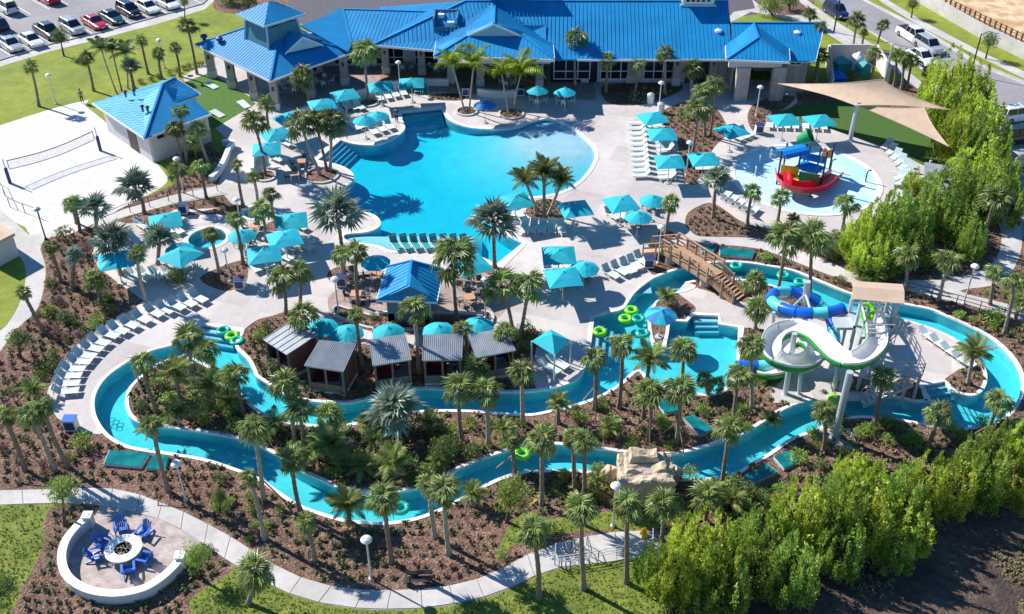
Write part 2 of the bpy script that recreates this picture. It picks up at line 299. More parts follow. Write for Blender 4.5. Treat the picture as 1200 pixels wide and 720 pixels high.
ISLAND=[(150,484),(147,472),(150,457),(160,445),(170,437),(190,424),(213,418),(235,424),(258,437),(275,452),(290,470),(312,486),(335,494),(380,499),(407,497),(440,492),(470,485),(500,481),(550,481),(600,485),(625,485),(645,481),(672,475),(700,465),(725,451),(747,433),(762,445),(790,457),(832,462),(850,455),(860,440,1),(864,414,1),(866,384,1),(842,380,1),(842,370,1),(812,369,1),(805,377,1),(785,376,1),(783,392,1),(780,406,1),(766,406,1),(761,392),(760,372),(768,354),(785,344),(800,341),(813,336,1),(803,331,1),(822,327,1),(845,326),(875,328),(900,333),(925,341),(950,352),(975,360),(1010,367),(1045,372),(1075,379),(1105,390),(1128,403),(1145,419),(1155,434),(1156,448),(1150,459),(1137,464),(1117,458),(1107,447,1),(1081,452,1),(1091,470,1),(1072,471),(1050,466),(1007,462),(975,464),(950,469),(925,477),(900,491),(875,507),(850,516),(820,526),(792,532),(762,533),(730,530),(707,527),(665,522),(640,521),(615,523),(590,530),(557,541),(525,556),(500,568),(475,575),(440,577),(400,573),(375,562),(350,551),(332,538),(315,529),(300,522),(265,511),(225,505),(195,501),(172,499),(157,492)]
MAINPOOL=[(470,132,1),(517,127,1),(525,139),(540,147),(562,151),(600,151),(627,142),(645,140),(665,148),(682,160),(694,172),(697,183),(692,196),(680,211),(662,223),(640,229),(610,232),(583,234,1),(573,246),(575,260),(590,273),(613,285,1),(581,311,1),(565,302),(525,294),(490,292),(460,294),(442,288),(407,282),(405,275),(430,272),(444,266),(445,258),(436,251),(420,248),(400,243),(385,236),(382,229),(400,222),(413,213),(414,205),(407,198),(395,193),(372,188,1),(399,164,1),(415,169),(440,170),(460,163),(474,152),(472,142)]
BASIN=[('lawn','lawn',None)]
RG=[]
def reg(name,m,poly,kind='land'): RG.append((name,m,[Vector((p[0],p[1])) for p in poly],kind))
big=[(-600,-80),(600,-80),(900,1500),(-900,1500)]
reg('lawn','lawn',big)
reg('near_lawn','near_lawn',gpoly([(-200,585),(100,590),(330,667),(600,640),(800,600),(1000,700),(900,1000),(-200,1000)],False))
reg('bare_ground','soil',gpoly([(775,735),(800,700),(850,672),(930,640),(1010,590),(1100,560),(1230,500),(1500,420),(1700,700),(1400,1100),(820,1000)],True,3))
reg('garden_bed','mulch',gpoly([(45,360),(52,335),(54,312),(47,290),(52,281),(66,273),(110,262),(140,240),(185,225),(215,205),(203,170),(240,150),(270,180),(420,110),(500,90),(850,90),(860,120),(1000,100),(1092,96),(1130,140),(1165,190),(1178,250),(1230,300),(1300,420),(1250,520),(1160,560),(1060,590),(900,620),(780,655),(768,626),(740,622),(700,627),(657,636),(625,647),(582,670),(512,690),(412,691),(330,667),(275,632),(225,605),(160,579),(120,572),(55,574),(-60,576),(-60,440),(0,412),(15,387),(35,370)],True,3))
reg('parking_lot','asphalt',gpoly([(-260,140),(0,71),(60,52),(120,38),(180,21),(235,5),(262,-20),(500,-60),(500,-160),(-500,-160),(-500,140)],False))
reg('pavement','concrete',gpoly([(-260,146),(-260,140),(0,71),(60,53),(120,38),(180,21),(235,5),(262,-20),(275,-20),(250,2),(240,11),(185,28),(120,45),(60,60),(0,78)],False))
reg('driveway','dark_asphalt',gpoly([(330,22),(340,-5),(480,-30),(900,-30),(908,14),(850,22),(600,40),(400,40)],False))
reg('driveway_kerb','concrete',gpoly([(852,22),(860,14),(885,10),(875,-20),(881,-20),(895,8),(955,20),(1005,52),(995,56),(950,27),(880,14),(852,28)],False))
reg('verge_bed','mulch',gpoly([(250,8),(262,-10),(330,-10),(330,16),(295,18),(262,15)],True))
reg('verge_bed','mulch',gpoly([(880,-10),(945,-15),(952,12),(920,18),(893,8)],True))
reg('pavement','concrete',gpoly([(925,-8),(935,-8),(975,22),(1035,60),(1082,98),(1075,104),(1025,64),(968,28)],False))
reg('road','asphalt',gpoly([(940,-20),(967,8),(1020,38),(1052,57),(1090,90),(1130,140),(1172,190),(1180,260),(1230,310),(1400,420),(1500,300),(1200,95),(1150,75),(1112,52),(1075,30),(1015,0),(990,-20)],False))
reg('pavement','concrete',gpoly([(990,-20),(1015,0),(1075,30),(1112,52),(1150,75),(1200,95),(1300,140),(1300,146),(1200,99),(1150,79),(1110,56),(1072,33),(1010,0),(985,-20)],False))
reg('pavement','concrete',gpoly([(1020,-15),(1040,0),(1080,24),(1150,61),(1200,84),(1300,130),(1300,140),(1200,92),(1150,68),(1078,31),(1035,4),(1010,-15)],False))
reg('sand_lot','orange_sand',gpoly([(1060,-10),(1085,0),(1120,15),(1150,31),(1200,53),(1600,220),(1800,-120),(1000,-180)],False))
reg('sand_court','sand',gpoly([(-220,215),(0,147,1),(60,128),(104,117,1),(100,124,1),(132,150,1),(182,190,1),(196,208),(190,219),(170,230),(140,245),(110,262),(75,276),(37,276),(5,255),(-200,190)],True,3))
reg('garden_path','concrete',gpoly([(-40,215),(0,245),(30,272),(37,274),(62,272),(66,274),(52,282,1),(47,292),(53,310),(52,335),(45,360),(35,372),(15,390),(0,412),(-20,430),(-40,405),(0,388),(12,375),(22,358),(29,335),(30,316),(22,300),(0,300),(-40,300)],True,2))
reg('fire_pit_bed','mulch',gpoly([(66,592),(120,590),(225,626),(270,658),(268,672),(245,686),(222,705),(210,740),(25,745),(22,700),(38,668),(52,638),(52,612)],True))
reg('near_lawn','near_lawn',gpoly([(583,660),(583,650),(605,638),(640,630),(680,622),(745,621),(775,618),(770,606),(740,598),(680,604),(640,608),(620,600),(600,612),(585,640)],True))
reg('walkway','joint',gpoly([(-40,577),(0,575),(55,574),(120,572),(160,579),(190,590),(225,605),(275,632),(295,645),(330,667),(367,682),(412,691),(472,692),(512,689),(550,682),(582,670),(600,660),(625,647),(657,636),(700,627),(740,622),(768,624),(790,632),(800,650),(772,652),(750,654),(700,660),(647,668),(625,676),(599,690),(550,705),(500,713),(437,715),(392,710),(350,700),(320,687),(272,661),(250,642),(225,628),(185,608),(120,592),(92,589),(57,590),(0,592),(-40,594)],True,2))
reg('fire_pit_patio','paver',gpoly([(119,590,1),(185,608,1),(225,627,1),(237,633,1),(222,650,1),(208,662,1),(195,680),(175,694),(140,702),(108,697),(88,686),(77,670),(80,650),(95,622),(110,606)],True))
reg('turf_lawn','turf',gpoly([(215,97),(246,85),(292,113),(300,122),(251,151),(232,142)],False))
reg('pool_deck','deck',gpoly([(125,257,1),(107,300),(130,325),(155,343),(168,352,1),(155,363),(125,380),(95,400),(75,422),(60,447),(55,467),(67,490,1),(97,507,1),(117,509,1),(160,480,1),(300,441,1),(640,470,1),(700,440,1),(790,318,1),(806,312,1),(795,292,1),(806,284,1),(860,288,1),(892,292),(925,304),(960,318),(1000,332),(1030,340,1),(1030,330,1),(1000,320),(960,302),(925,290,1),(930,270),(985,275),(1010,262),(1040,243),(1065,224),(1085,205),(1090,190,1),(1050,178,1),(1035,172,1),(998,160,1),(960,146,1),(903,143,1),(935,120,1),(930,98,1),(850,90,1),(700,70,1),(430,50,1),(310,50,1),(262,62,1),(214,90,1),(217,98,1),(237,143,1),(252,150,1),(275,172,1),(256,215,1),(262,228,1),(275,243,1),(235,245,1),(205,246,1),(175,261,1),(150,262,1)],True,2))
reg('turf_lawn','turf',gpoly([(215,97),(246,85),(292,113),(300,122),(251,151),(232,142)],False))
reg('garden_path','concrete',gpoly([(105,268),(150,253),(200,240),(262,228),(262,216),(230,221),(195,231),(150,244),(120,252)],False))
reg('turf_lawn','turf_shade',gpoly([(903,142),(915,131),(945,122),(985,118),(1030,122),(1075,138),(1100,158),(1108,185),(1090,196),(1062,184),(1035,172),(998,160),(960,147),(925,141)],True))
reg('garden_path','concrete',gpoly([(1062,329),(1100,328),(1145,319),(1168,302),(1174,275),(1168,255),(1187,243),(1197,262),(1197,290),(1188,315),(1165,334),(1125,341),(1175,355),(1230,370),(1240,388),(1175,370),(1120,354),(1062,340)],True,3))
reg('bar_patio','pink_paver',gpoly([(384,352),(392,342),(405,332),(420,322),(445,318),(590,320),(600,345),(592,365),(578,378),(565,389),(500,392),(450,391),(410,382),(390,374)],True))
reg('bar_patio','pink_paver',gpoly([(330,90),(430,60),(690,75),(700,118),(520,108),(400,112),(345,128),(315,120)],False))
def bed(name,px,m='mulch',s=True): reg(name,m,gpoly(px,s))
BEDS=[]
bed('planting_bed',[(282,398),(298,377),(320,370),(345,363),(358,375),(365,392),(380,405),(410,402),(440,405),(470,408),(540,406),(590,405),(606,392),(628,386),(628,410),(624,440),(622,470),(520,470),(300,445)])
bed('planting_bed',[(390,364),(396,360),(410,364),(440,372),(450,367),(550,369),(572,367),(578,374),(570,383),(540,385),(445,387),(410,378),(395,372)])
bed('planting_bed',[(234,327),(258,313),(287,305),(291,320),(285,335),(262,341)])
bed('planting_bed',[(704,105),(720,98),(790,98),(798,106),(765,120),(735,124),(712,120)])
bed('planting_bed',[(776,131),(800,120),(815,118),(838,126),(852,148),(850,160),(838,172),(828,190),(820,214),(803,213),(797,185),(792,162),(780,150)])
bed('planting_bed',[(876,140),(879,127),(890,119),(908,113),(932,114),(915,131),(903,140),(892,150),(882,153)])
bed('planting_bed',[(803,262),(806,250),(820,241),(835,238),(852,248),(870,260),(900,268),(940,272),(985,280),(1000,292),(1003,305),(960,300),(925,289),(892,280),(850,278),(820,277),(808,270)])
bed('planting_bed',[(616,250),(622,238),(640,233),(660,238),(665,250),(655,258),(630,258)])
bed('planting_bed',[(757,310),(762,303),(790,300),(800,312),(780,319),(765,322)])
for px,py,r in ((547,131,1.1),(599,134,1.3),(377,206,1.6),(311,207,1.0),(432,121,1.0),(364,132,1.0),(323,265,1.0),(781,275,.8),(402,322,1.4),(580,316,1.0),(420,357,.6),(536,374,.7)):
    reg('planting_bed','mulch',circ(px,py,r,18))
bed('planting_bed',[(180,258),(215,250),(240,247),(285,240),(300,252),(285,256),(262,252),(235,252),(205,254)],'mulch')
bed('planting_bed',[(503,112),(530,109),(545,113),(540,118),(510,117)])
reg('lazy_river','river_water',gpoly(RIVER_OUT),'water')
reg('garden_bed','mulch',gpoly(ISLAND))
reg('pool_deck','deck',gpoly([(803,331,1),(813,336,1),(835,343),(862,352),(890,357),(915,352),(935,362),(960,375),(985,380),(1000,378),(1015,369,1),(1045,373),(1075,380),(1105,391),(1127,404),(1142,420),(1138,428),(1122,434),(1107,446,1),(1081,452,1),(1060,440,1),(1040,452,1),(1000,440,1),(960,450,1),(955,468,1),(935,474,1),(905,465,1),(912,450,1),(930,430,1),(910,400,1),(880,385,1),(866,383,1),(842,379,1),(842,369,1),(812,368,1),(815,360),(800,348),(795,342)]))
bed('planting_bed',[(806,330),(823,328),(845,328),(868,334),(880,345),(860,350),(838,343),(815,337)])
bed('planting_bed',[(1107,446),(1118,437),(1135,429),(1148,432),(1154,440),(1153,450),(1145,458),(1128,460),(1115,456)])
bed('planting_bed',[(880,386),(905,388),(925,400),(930,425),(915,440),(880,425),(866,410),(868,390)])
reg('main_pool','pool_water',gpoly(MAINPOOL),'water')
reg('spa_pool','river_water',circ(243,279,1.75),'water')
reg('spa_pool','pool_water',circ(300,249,1.2),'water')
reg('splash_pad','splash_floor',circ(944,209,7.1,56))
for pl in ([(128,530),(178,533),(166,551),(121,547)],[(180,535),(199,537),(195,554),(171,552)],[(861,565),(899,546),(912,556),(876,572)],[(905,538),(926,530),(938,543),(918,553)],[(765,471),(786,470),(800,483),(778,488)],[(800,493),(812,488),(836,506),(821,514)],[(842,292),(885,296),(882,305),(842,302)],[(818,289),(838,292),(836,300),(822,298)]):
    reg('utility_pit','mulch',gpoly(pl,False),'cover')
BB=None
def topreg(p):
    for i in range(len(RG)-1,-1,-1):
        b=BB[i]
        if b[0]<=p[0]<=b[1] and b[2]<=p[1]<=b[3] and inside(p,RG[i][2]): return i
    return -1
vv=[];ff=[]
for nm,m,poly,k in RG:
    b=len(vv); vv+=[Vector((round(p.x,4),round(p.y,4))) for p in poly]; ff.append(list(range(b,b+len(poly))))
ov,oe,of,_,_,ofo=delaunay_2d_cdt(vv,[],ff,1,1e-4,True)
groups={}
BB=[(min(p.x for p in r[2]),max(p.x for p in r[2]),min(p.y for p in r[2]),max(p.y for p in r[2])) for r in RG]
for f in of:
    c=(ov[f[0]]+ov[f[1]]+ov[f[2]])/3; i=topreg(c)
    if i>=0: groups.setdefault(i,[]).append(list(f))
def rim(faces):
    es={}
    for f in faces:
        for a,b in zip(f,f[1:]+f[:1]): es[(a,b)]=1
    return [(a,b) for (a,b) in es if (b,a) not in es]
FLOORZ={'lazy_river':-1.15,'spa_pool':-1.0,'main_pool':-2.2}
for i,faces in sorted(groups.items()):
    nm,m,poly,kind=RG[i]; faces=[list(f) for f in faces]
    use=sorted({v for f in faces for v in f}); ix={v:k for k,v in enumerate(use)}
    if kind!='water':
        o=ob(nm,None) if False else None
        mb=MB(); mb.add([(ov[v].x,ov[v].y,0) for v in use],[[ix[v] for v in f] for f in faces])
        mb.build(nm,m,kind='structure')
    else:
        mb=MB(); n=len(use); zt=-.10; zb=-3.0
        mb.add([(ov[v].x,ov[v].y,zt) for v in use]+[(ov[v].x,ov[v].y,zb) for v in use],[[ix[v] for v in f] for f in faces]+[[ix[v]+n for v in f][::-1] for f in faces]+[[ix[a],ix[a]+n,ix[b]+n,ix[b]] for a,b in rim(faces)])
        w=mb.build(nm+'_water' if nm!='lazy_river' else 'river_water',m,kind='structure')
        wb=MB()
        for a,b in rim(faces):      # basin wall just outside the water
            A=Vector((ov[a].x,ov[a].y,0)); B=Vector((ov[b].x,ov[b].y,0)); d=(B-A).normalized(); o_=Vector((d.y,-d.x,0))*.012
            wb.add([A+o_-d*.01,B+o_+d*.01,B+o_+d*.01+Vector((0,0,-2.9)),A+o_-d*.01+Vector((0,0,-2.9))],[(0,1,2,3)])
        wb.build('pool_wall','river_floor' if m=='river_water' else 'pool_floor',kind='structure')
# basin floors lie under the whole pool; the decks hide what runs on beyond the walls
fb=MB(); a=P(90,640); b=P(1215,300)
fb.add([(a.x-6,36,-1.05),(b.x+3,36,-1.05),(b.x+3,76,-1.05),(a.x-6,76,-1.05)],[(0,1,2,3)]); fb.build('river_floor','river_floor',kind='structure')
fb=MB(); nx,ny=60,40; x0,x1,y0,y1=-25,12,72,118
def pooldepth(x,y):
    q=Q((x,y,0)); d=1.45
    e=(Vector((x,y))-Vector((P(655,165).x,P(655,165).y))).length
    d=min(d,.12+max(0,e-3.5)*.115)                   # beach entry on the right
    s=(q[1]-(279+ .000*(q[0]))) 
    ydeep=275 if q[0]<560 else 300
    if q[1]>ydeep-1: d=.28                           # sun shelf along the near side
    elif q[1]>ydeep-4: d=min(d,.9)
    return d
vs=[];fs=[]
for j in range(ny+1):
    for i in range(nx+1):
        x=x0+(x1-x0)*i/nx; y=y0+(y1-y0)*j/ny; vs.append((x,y,-pooldepth(x,y)))
for j in range(ny):
    for i in range(nx): k=j*(nx+1)+i; fs.append((k,k+1,k+nx+2,k+nx+1))
fb.add(vs,fs); fb.build('pool_floor','pool_floor',kind='structure',smooth=True)
fb=MB(); c=P(243,279); fb.prism([(c.x+2.2*math.cos(t*.4),c.y+2.2*math.sin(t*.4)) for t in range(16)],-1.1,-.9)
c=P(300,249); fb.prism([(c.x+1.4*math.cos(t*.4),c.y+1.4*math.sin(t*.4)) for t in range(16)],-.8,-.6); fb.build('spa_floor','river_floor',kind='structure')
for px,py in ((131,492),(136,495),(141,498),(134,500),(140,503)):
    c=P(px,py,-1.04); mb=MB()
    for x0,x1,y0,y1 in ((-.22,.22,-.2,-.16),(-.22,.22,.16,.2),(-.22,-.18,-.16,.16),(.18,.22,-.16,.16)): mb.box(c.x+x0,c.x+x1,c.y+y0,c.y+y1,-1.05,-1.03)
    mb.build('floor_tile_mark','pool_tile',kind='structure')
# copings
SEC=[(-.03,-.16),(.26,-.16),(.26,.035),(-.03,.035)]
def orient(poly):
    A=sum(p.x*q.y-q.x*p.y for p,q in zip(poly,poly[1:]+poly[:1])); return poly if A>0 else poly[::-1]
def coping(px,inward=False,w=.26,poly=None,name='pool_coping',m='coping',h=.035):
    p=orient(poly or gpoly(px)); s=-1 if inward else 1
    mb=MB(); mb.sweep([Vector((q.x,q.y,0)) for q in p],[(-.03*s,-.16),(w*s,-.16),(w*s,h),(-.03*s,h)],True); return mb.build(name,m,kind='structure')
coping(RIVER_OUT,w=.24); coping(ISLAND,True,w=.24); coping(MAINPOOL,w=.4)
coping(None,poly=circ(243,279,1.75),w=.38); coping(None,poly=circ(300,249,1.2),w=.3); coping(None,poly=circ(944,209,7.1,56),w=.45,h=.05)
# kerbs of the planters
for px,py,r in ((547,131,1.1),(599,134,1.3),(311,207,1.0),(432,121,1.0),(377,206,1.6)):
    coping(None,poly=circ(px,py,r,18),w=.22,h=.16,name='planter_kerb',m='concrete')
mb=MB(); mb.sweep(gpoly([(390,364),(396,360),(410,364),(440,372),(450,367),(550,369),(572,367),(578,374),(570,383),(540,385),(445,387),(410,378),(395,372)]),[(-.1,0),(.12,0),(.12,.2),(-.1,.2)],True); mb.build('planter_kerb','concrete',kind='structure')
# walkway slabs
top=[P(*a) for a in [(-40,577),(0,575),(55,574),(120,572),(160,579),(190,590),(225,605),(275,632),(295,645),(330,667),(367,682),(412,691),(472,692),(512,689),(550,682),(582,670),(600,660),(625,647),(657,636),(700,627),(740,622),(768,624),(790,632)]]
low=[P(*a) for a in [(-40,594),(0,592),(57,590),(118,592),(155,600),(185,608),(222,626),(268,658),(292,671),(322,688),(352,700),(400,711),(470,714),(516,710),(558,702),(590,692),(612,682),(632,673),(660,664),(702,660),(742,655),(765,652),(780,655)]]
def resamp(ts,us,step):
    a=spline(ts,False,8); b=spline(us,False,8); mid=[(p+q)/2 for p,q in zip(a,b)]; acc=0; out=[(a[0],b[0])]
    for i in range(1,len(mid)):
        acc+=(mid[i]-mid[i-1]).length
        if acc>=step: out.append((a[i],b[i])); acc=0
    return out
walk=[o for o in COL.objects if o.name.startswith('walkway')][0]
sl_=resamp(top,low,1.75)
for (a,b),(c_,d_) in zip(sl_,sl_[1:]):
    i1=.012; q=[a.lerp(c_,i1),b.lerp(d_,i1),d_.lerp(b,i1),c_.lerp(a,i1)]; z=rnd.uniform(.028,.04)
    mb=MB(); mb.prism([(v.x,v.y) for v in q],.002,z); mb.build('slab','concrete',walk)
# parking lines and kerb
pk=MB(); A=P(14,55); B=P(197,6); rd=(B-A).normalized(); cdv=Vector((rd.y,-rd.x,0)); STEP=(B-A).length/8.15
lines=MB()
for k in range(-6,12):
    c=A+rd*(STEP*(k+.5)); 
    lines.bar(c-cdv*2.6+Vector((0,0,.004)),c+cdv*2.6+Vector((0,0,.004)),.12,.006)
for k in range(-8,14):
    c=A+rd*(STEP*(k+.5))-cdv*12.5
    lines.bar(c-cdv*5.0+Vector((0,0,.004)),c+cdv*2.4+Vector((0,0,.004)),.12,.006)
lines.build('parking_lines','white',kind='structure')
# kerb stones along the road
for pts in ([(967,8),(1020,38),(1052,57),(1090,90)],[(1300,140),(1200,96),(1150,76),(1112,53),(1075,31),(1015,1),(990,-18)],[(262,-18),(237,5),(180,21),(120,38),(60,52),(0,71),(-200,124)]):
    mb=MB(); mb.sweep([P(*p) for p in pts],[(-.1,-.05),(.1,-.05),(.1,.13),(-.1,.13)]); mb.build('kerb','concrete',kind='structure')
# ---------------- buildings ----------------
def seams(poly,gap=.45,w=.04,h=.035,mb=None,off=0):
    mb=mb or MB(); p=[Vector(q) for q in poly]; c=sum(p,Vector())/len(p); n=Vector((0,0,0))
    for i in range(len(p)): n+=(p[i]-c).cross(p[(i+1)%len(p)]-c)
    n.normalize()
    if n.z<0: n=-n
    d=Vector((n.x,n.y,0))
    if d.length<1e-4: return mb
    u=Vector((0,0,1)).cross(d).normalized(); v=u.cross(n).normalized()
    if v.z>0: v=-v
    us=[(q-c).dot(u) for q in p]; k=math.ceil(min(us)/gap)
    while k*gap<max(us)-.02:
        U=k*gap; hit=[]
        for i in range(len(p)):
            a,b=p[i],p[(i+1)%len(p)]; ua,ub=us[i],us[(i+1)%len(p)]
            if (ua-U)*(ub-U)<0: hit.append(a.lerp(b,(U-ua)/(ub-ua)))
        hit.sort(key=lambda q:(q-c).dot(v))
        for a,b in zip(hit[::2],hit[1::2]):
            if (a-b).length>.3: mb.bar(a+n*h*.45,b+n*h*.45,w,h,up=n)
        k+=1
    return mb
def ctext(a): return P(*a)
def roof(parent,polys,m='roof_blue',gap=.47,t=.14,name='roof_panel',seam=True,sm=None):
    sb=MB()
    for pl in polys:
        q=[P(*a) if not isinstance(a,Vector) else a for a in pl]
        mb=MB()
        if len(q)>3:
            k=len(mb.v); c=sum(q,Vector())/len(q); n=len(q)
            mb.add(q+[c]+[x-Vector((0,0,t)) for x in q]+[c-Vector((0,0,t))],[(i,(i+1)%n,n) for i in range(n)]+[(n+1+(i+1)%n,n+1+i,2*n+1) for i in range(n)]+[(i,n+1+i,n+1+(i+1)%n,(i+1)%n) for i in range(n)])
        else: mb.slab(q,t)
        mb.build(name,m,parent)
        seams(q,gap,mb=sb)
    if seam and sb.v: sb.build('seam',sm or m,parent,kind='stuff')
def ridgecap(parent,lines,m='roof_blue',w=.22,name='ridge_cap'):
    mb=MB()
    for a,b in lines:
        a=P(*a) if not isinstance(a,Vector) else a; b=P(*b) if not isinstance(b,Vector) else b
        mb.bar(a+Vector((0,0,.05)),b+Vector((0,0,.05)),w,.09)
    mb.build(name,m,parent)
def fascia(parent,pts,m='white',h=.24,closed=False):
    mb=MB(); pts=[P(*a) if not isinstance(a,Vector) else a for a in pts]
    for a,b in zip(pts,pts[1:]+(pts[:1] if closed else [])): mb.bar(a-Vector((0,0,h*.5-.02)),b-Vector((0,0,h*.5-.02)),.07,h)
    mb.build('fascia',m,parent)
def window(parent,a,b,z0,z1,nx=3,nz=2,out=.06,fm='white'):   # a,b: ends on the wall line, left to right seen from outside
    a=Vector((a[0],a[1],0)); b=Vector((b[0],b[1],0)); d=(b-a).normalized(); n=Vector((d.y,-d.x,0))
    f=MB(); L=(b-a).length
    for i in range(nx+1):
        p=a+d*(L*i/nx)+n*out; f.bar(p+Vector((0,0,z0)),p+Vector((0,0,z1)),.1,.1,up=n)
    for j in range(nz+1):
        z=z0+(z1-z0)*(0,.28,1)[j] if nz==2 else z0+(z1-z0)*j/nz
        f.bar(a+n*(out+.004)+Vector((0,0,z)),b+n*(out+.004)+Vector((0,0,z)),.1,.1,up=n)
    w=f.build('window',fm,parent)
    for i in range(nx):
        for j in range(nz):
            za,zb=((z0,z0+(z1-z0)*.28),(z0+(z1-z0)*.28,z1))[j] if nz==2 else (z0+(z1-z0)*j/nz,z0+(z1-z0)*(j+1)/nz)
            g=MB(); p=a+d*(L*i/nx+.04)+n*out*.6; q=a+d*(L*(i+1)/nx-.04)+n*out*.6
            g.bar(p+Vector((0,0,(za+zb)/2)),q+Vector((0,0,(za+zb)/2)),.02,zb-za-.06,up=(0,0,1)); g.build('pane','glass',w)
    return w
def wallseg(parent,pts,z0,z1,t=.25,m='stucco',name='wall'):
    for a,b in zip(pts,pts[1:]):
        mb=MB(); a=Vector((a[0],a[1],0)); b=Vector((b[0],b[1],0)); mb.bar(a+Vector((0,0,(z0+z1)/2)),b+Vector((0,0,(z0+z1)/2)),t,z1-z0,up=(0,0,1)); mb.build(name,m,parent)
def column(parent,p,h,w=.85):
    mb=MB(); mb.box(p.x-w/2,p.x+w/2,p.y-w/2,p.y+w/2,.9,h-.35); c=mb.build('column','stone_wall',parent)
    b=MB(); b.box(p.x-w/2-.06,p.x+w/2+.06,p.y-w/2-.06,p.y+w/2+.06,0,.9); b.box(p.x-w/2-.05,p.x+w/2+.05,p.y-w/2-.05,p.y+w/2+.05,h-.35,h); b.build('column_base','stucco',c)
    l=MB(); l.box(p.x-.12,p.x+.12,p.y-w/2-.12,p.y-w/2-.002,h*.62,h*.62+.45); l.build('wall_lantern','iron',c)
club=thing('clubhouse',P(600,90,0)*0+Vector((0,118,0)),0,'long clubhouse with bright blue metal roofs and two square roof towers behind the main pool','clubhouse')
inv=Matrix.Translation((0,-118,0))
class CB(MB):
    pass
def rel(parent):      # parts are written in world metres; the parent stands off the origin
    for o in parent.children: o.location=o.location-parent.location
# main roof
EF=Vector; Y0=112.5; ZE=4.3
roof(club,[[(436,53,4.75),(508,59,4.78),(514,50,5.3),(560,30,7),(640,30,6.6),Vector((3.9,Y0,ZE)),Vector((25.3,Y0,ZE)),Vector((25.9,121,8.2)),Vector((-5.6,121,8.2))]])
roof(club,[[Vector((25.9,121.02,8.2)),Vector((25.9,130,4.3)),Vector((-17,130,4.3)),Vector((-5.6,121.02,8.2))],[P(436,53,4.76),Vector((-5.62,121,8.2)),Vector((-17,130,4.3)),Vector((-17,122,4.6))]])
PA=((402,11,6.5),(499,14,6.6),(437,53,4.74)); roof(club,[[PA[0],PA[1],PA[2],OP(412,51,*PA)]])
roof(club,[[(402,11,6.5),(499,14,6.6),Vector((-12,130,4.0)),Vector((-24,130,4.0))]])
# right wing
roof(club,[[Vector((25.32,Y0-.3,ZE+.02)),Vector((34.9,112.0,ZE+.02)),Vector((36.9,117.6,6.75)),Vector((25.9,117.6,6.75))],[Vector((25.9,117.62,6.75)),Vector((36.9,117.62,6.75)),Vector((38.9,123.2,4.3)),Vector((25.9,123.2,4.3))]])
gb=MB(); gb.prism([(25.6,112.6),(25.8,112.6),(26.1,121),(25.9,121)],4.2,4.3); gb.add([(25.85,113,4.3),(25.85,129,4.3),(25.85,121,8.1)],[(0,1,2)]); gb.build('gable_wall','teal_wall',club)
# right cross hip
a,b=P(851,70,5.2),P(926,73,5.2); a2,b2=P(850,53,5.2),P(925,57,5.2); ap,bp=P(889,44,6.75),P(883,27,6.75)
roof(club,[[a,b,ap],[a2,a,ap,bp],[b,b2,bp,ap]],m='roof_blue'); fascia(club,[a2,a,b,b2])
ridgecap(club,[(a,ap),(b,ap),(ap,bp)])
bm=MB(); bm.box(a.x+.5,b.x-.5,a.y+.5,a.y+.9,4.05,5.05); bm.build('entry_beam','stucco',club)
for px in (863,904):
    p=P(px,109); mb=MB(); mb.box(p.x-.75,p.x+.75,a.y+.3,a.y+1.2,0,4.05); mb.build('pier','stone_wall',club)
# entry pavilion
fl,fr=P(508,66,5.2),P(650,70,5.2); bl,br=P(512,47,5.2),P(655,48,5.2); z1=6.55
g1_,g2_=P(545,42,z1),P(636,46,z1); gp=P(587,29,8.1); gr=P(587,15,8.1); 
hl=(fl.x+fr.x)/2
m1=Vector((hl-3.2,fl.y+2.9,6.45)); m2=Vector((hl+3.2,fl.y+2.9,6.45)); r1=Vector((hl,fl.y+2.3,8.15)); r2=Vector((hl,fl.y+9.5,8.15)); bl=Vector((fl.x,fl.y+6,5.2)); br=Vector((fr.x,fr.y+6,5.2)); m1b=Vector((hl-3.2,fl.y+6,6.45))
roof(club,[[fl,fr,m2,m1]]); roof(club,[[fl,m1,r1+Vector((0,.0,0)),r2,bl]]); roof(club,[[fr,br,r2,r1,m2]])
gg=MB(); gg.add([m1+Vector((.3,.05,-.05)),m2+Vector((-.3,.05,-.05)),Vector((hl,fl.y+2.95,8.0))],[(0,1,2)]); gg.bar(Vector((hl,fl.y+2.9,6.4)),Vector((hl,fl.y+2.9,8)),.12); gg.build('gablet','trim_blue',club)
fascia(club,[m1,r1,m2],h=.22); fascia(club,[bl,fl,fr,br],h=.3); ridgecap(club,[(fl,m1),(fr,m2),(r1,r2)])
bm=MB(); bm.box(fl.x+.4,fr.x-.4,fl.y+.5,fl.y+.9,4.1,5.0); bm.build('entry_beam','stucco',club)
fascia(club,[P(436,53,4.75),P(508,59,4.78)]); fascia(club,[Vector((7.5,Y0,ZE)),Vector((25.2,Y0,ZE)),Vector((25.9,116.5,6.15))]); fascia(club,[Vector((31.9,112.2,ZE)),Vector((34.9,112.0,ZE)),Vector((36.9,117.6,6.75))]); fascia(club,[OP(412,51,*PA),P(437,53,4.74)])
ridgecap(club,[(P(436,53,4.76),Vector((-5.62,121,8.2))),(Vector((-5.6,121,8.2)),Vector((25.9,121,8.2))),((402,11,6.5),OP(412,51,*PA)),((402,11,6.5),(499,14,6.6)),(Vector((25.9,117.6,6.75)),Vector((36.9,117.6,6.75)))])
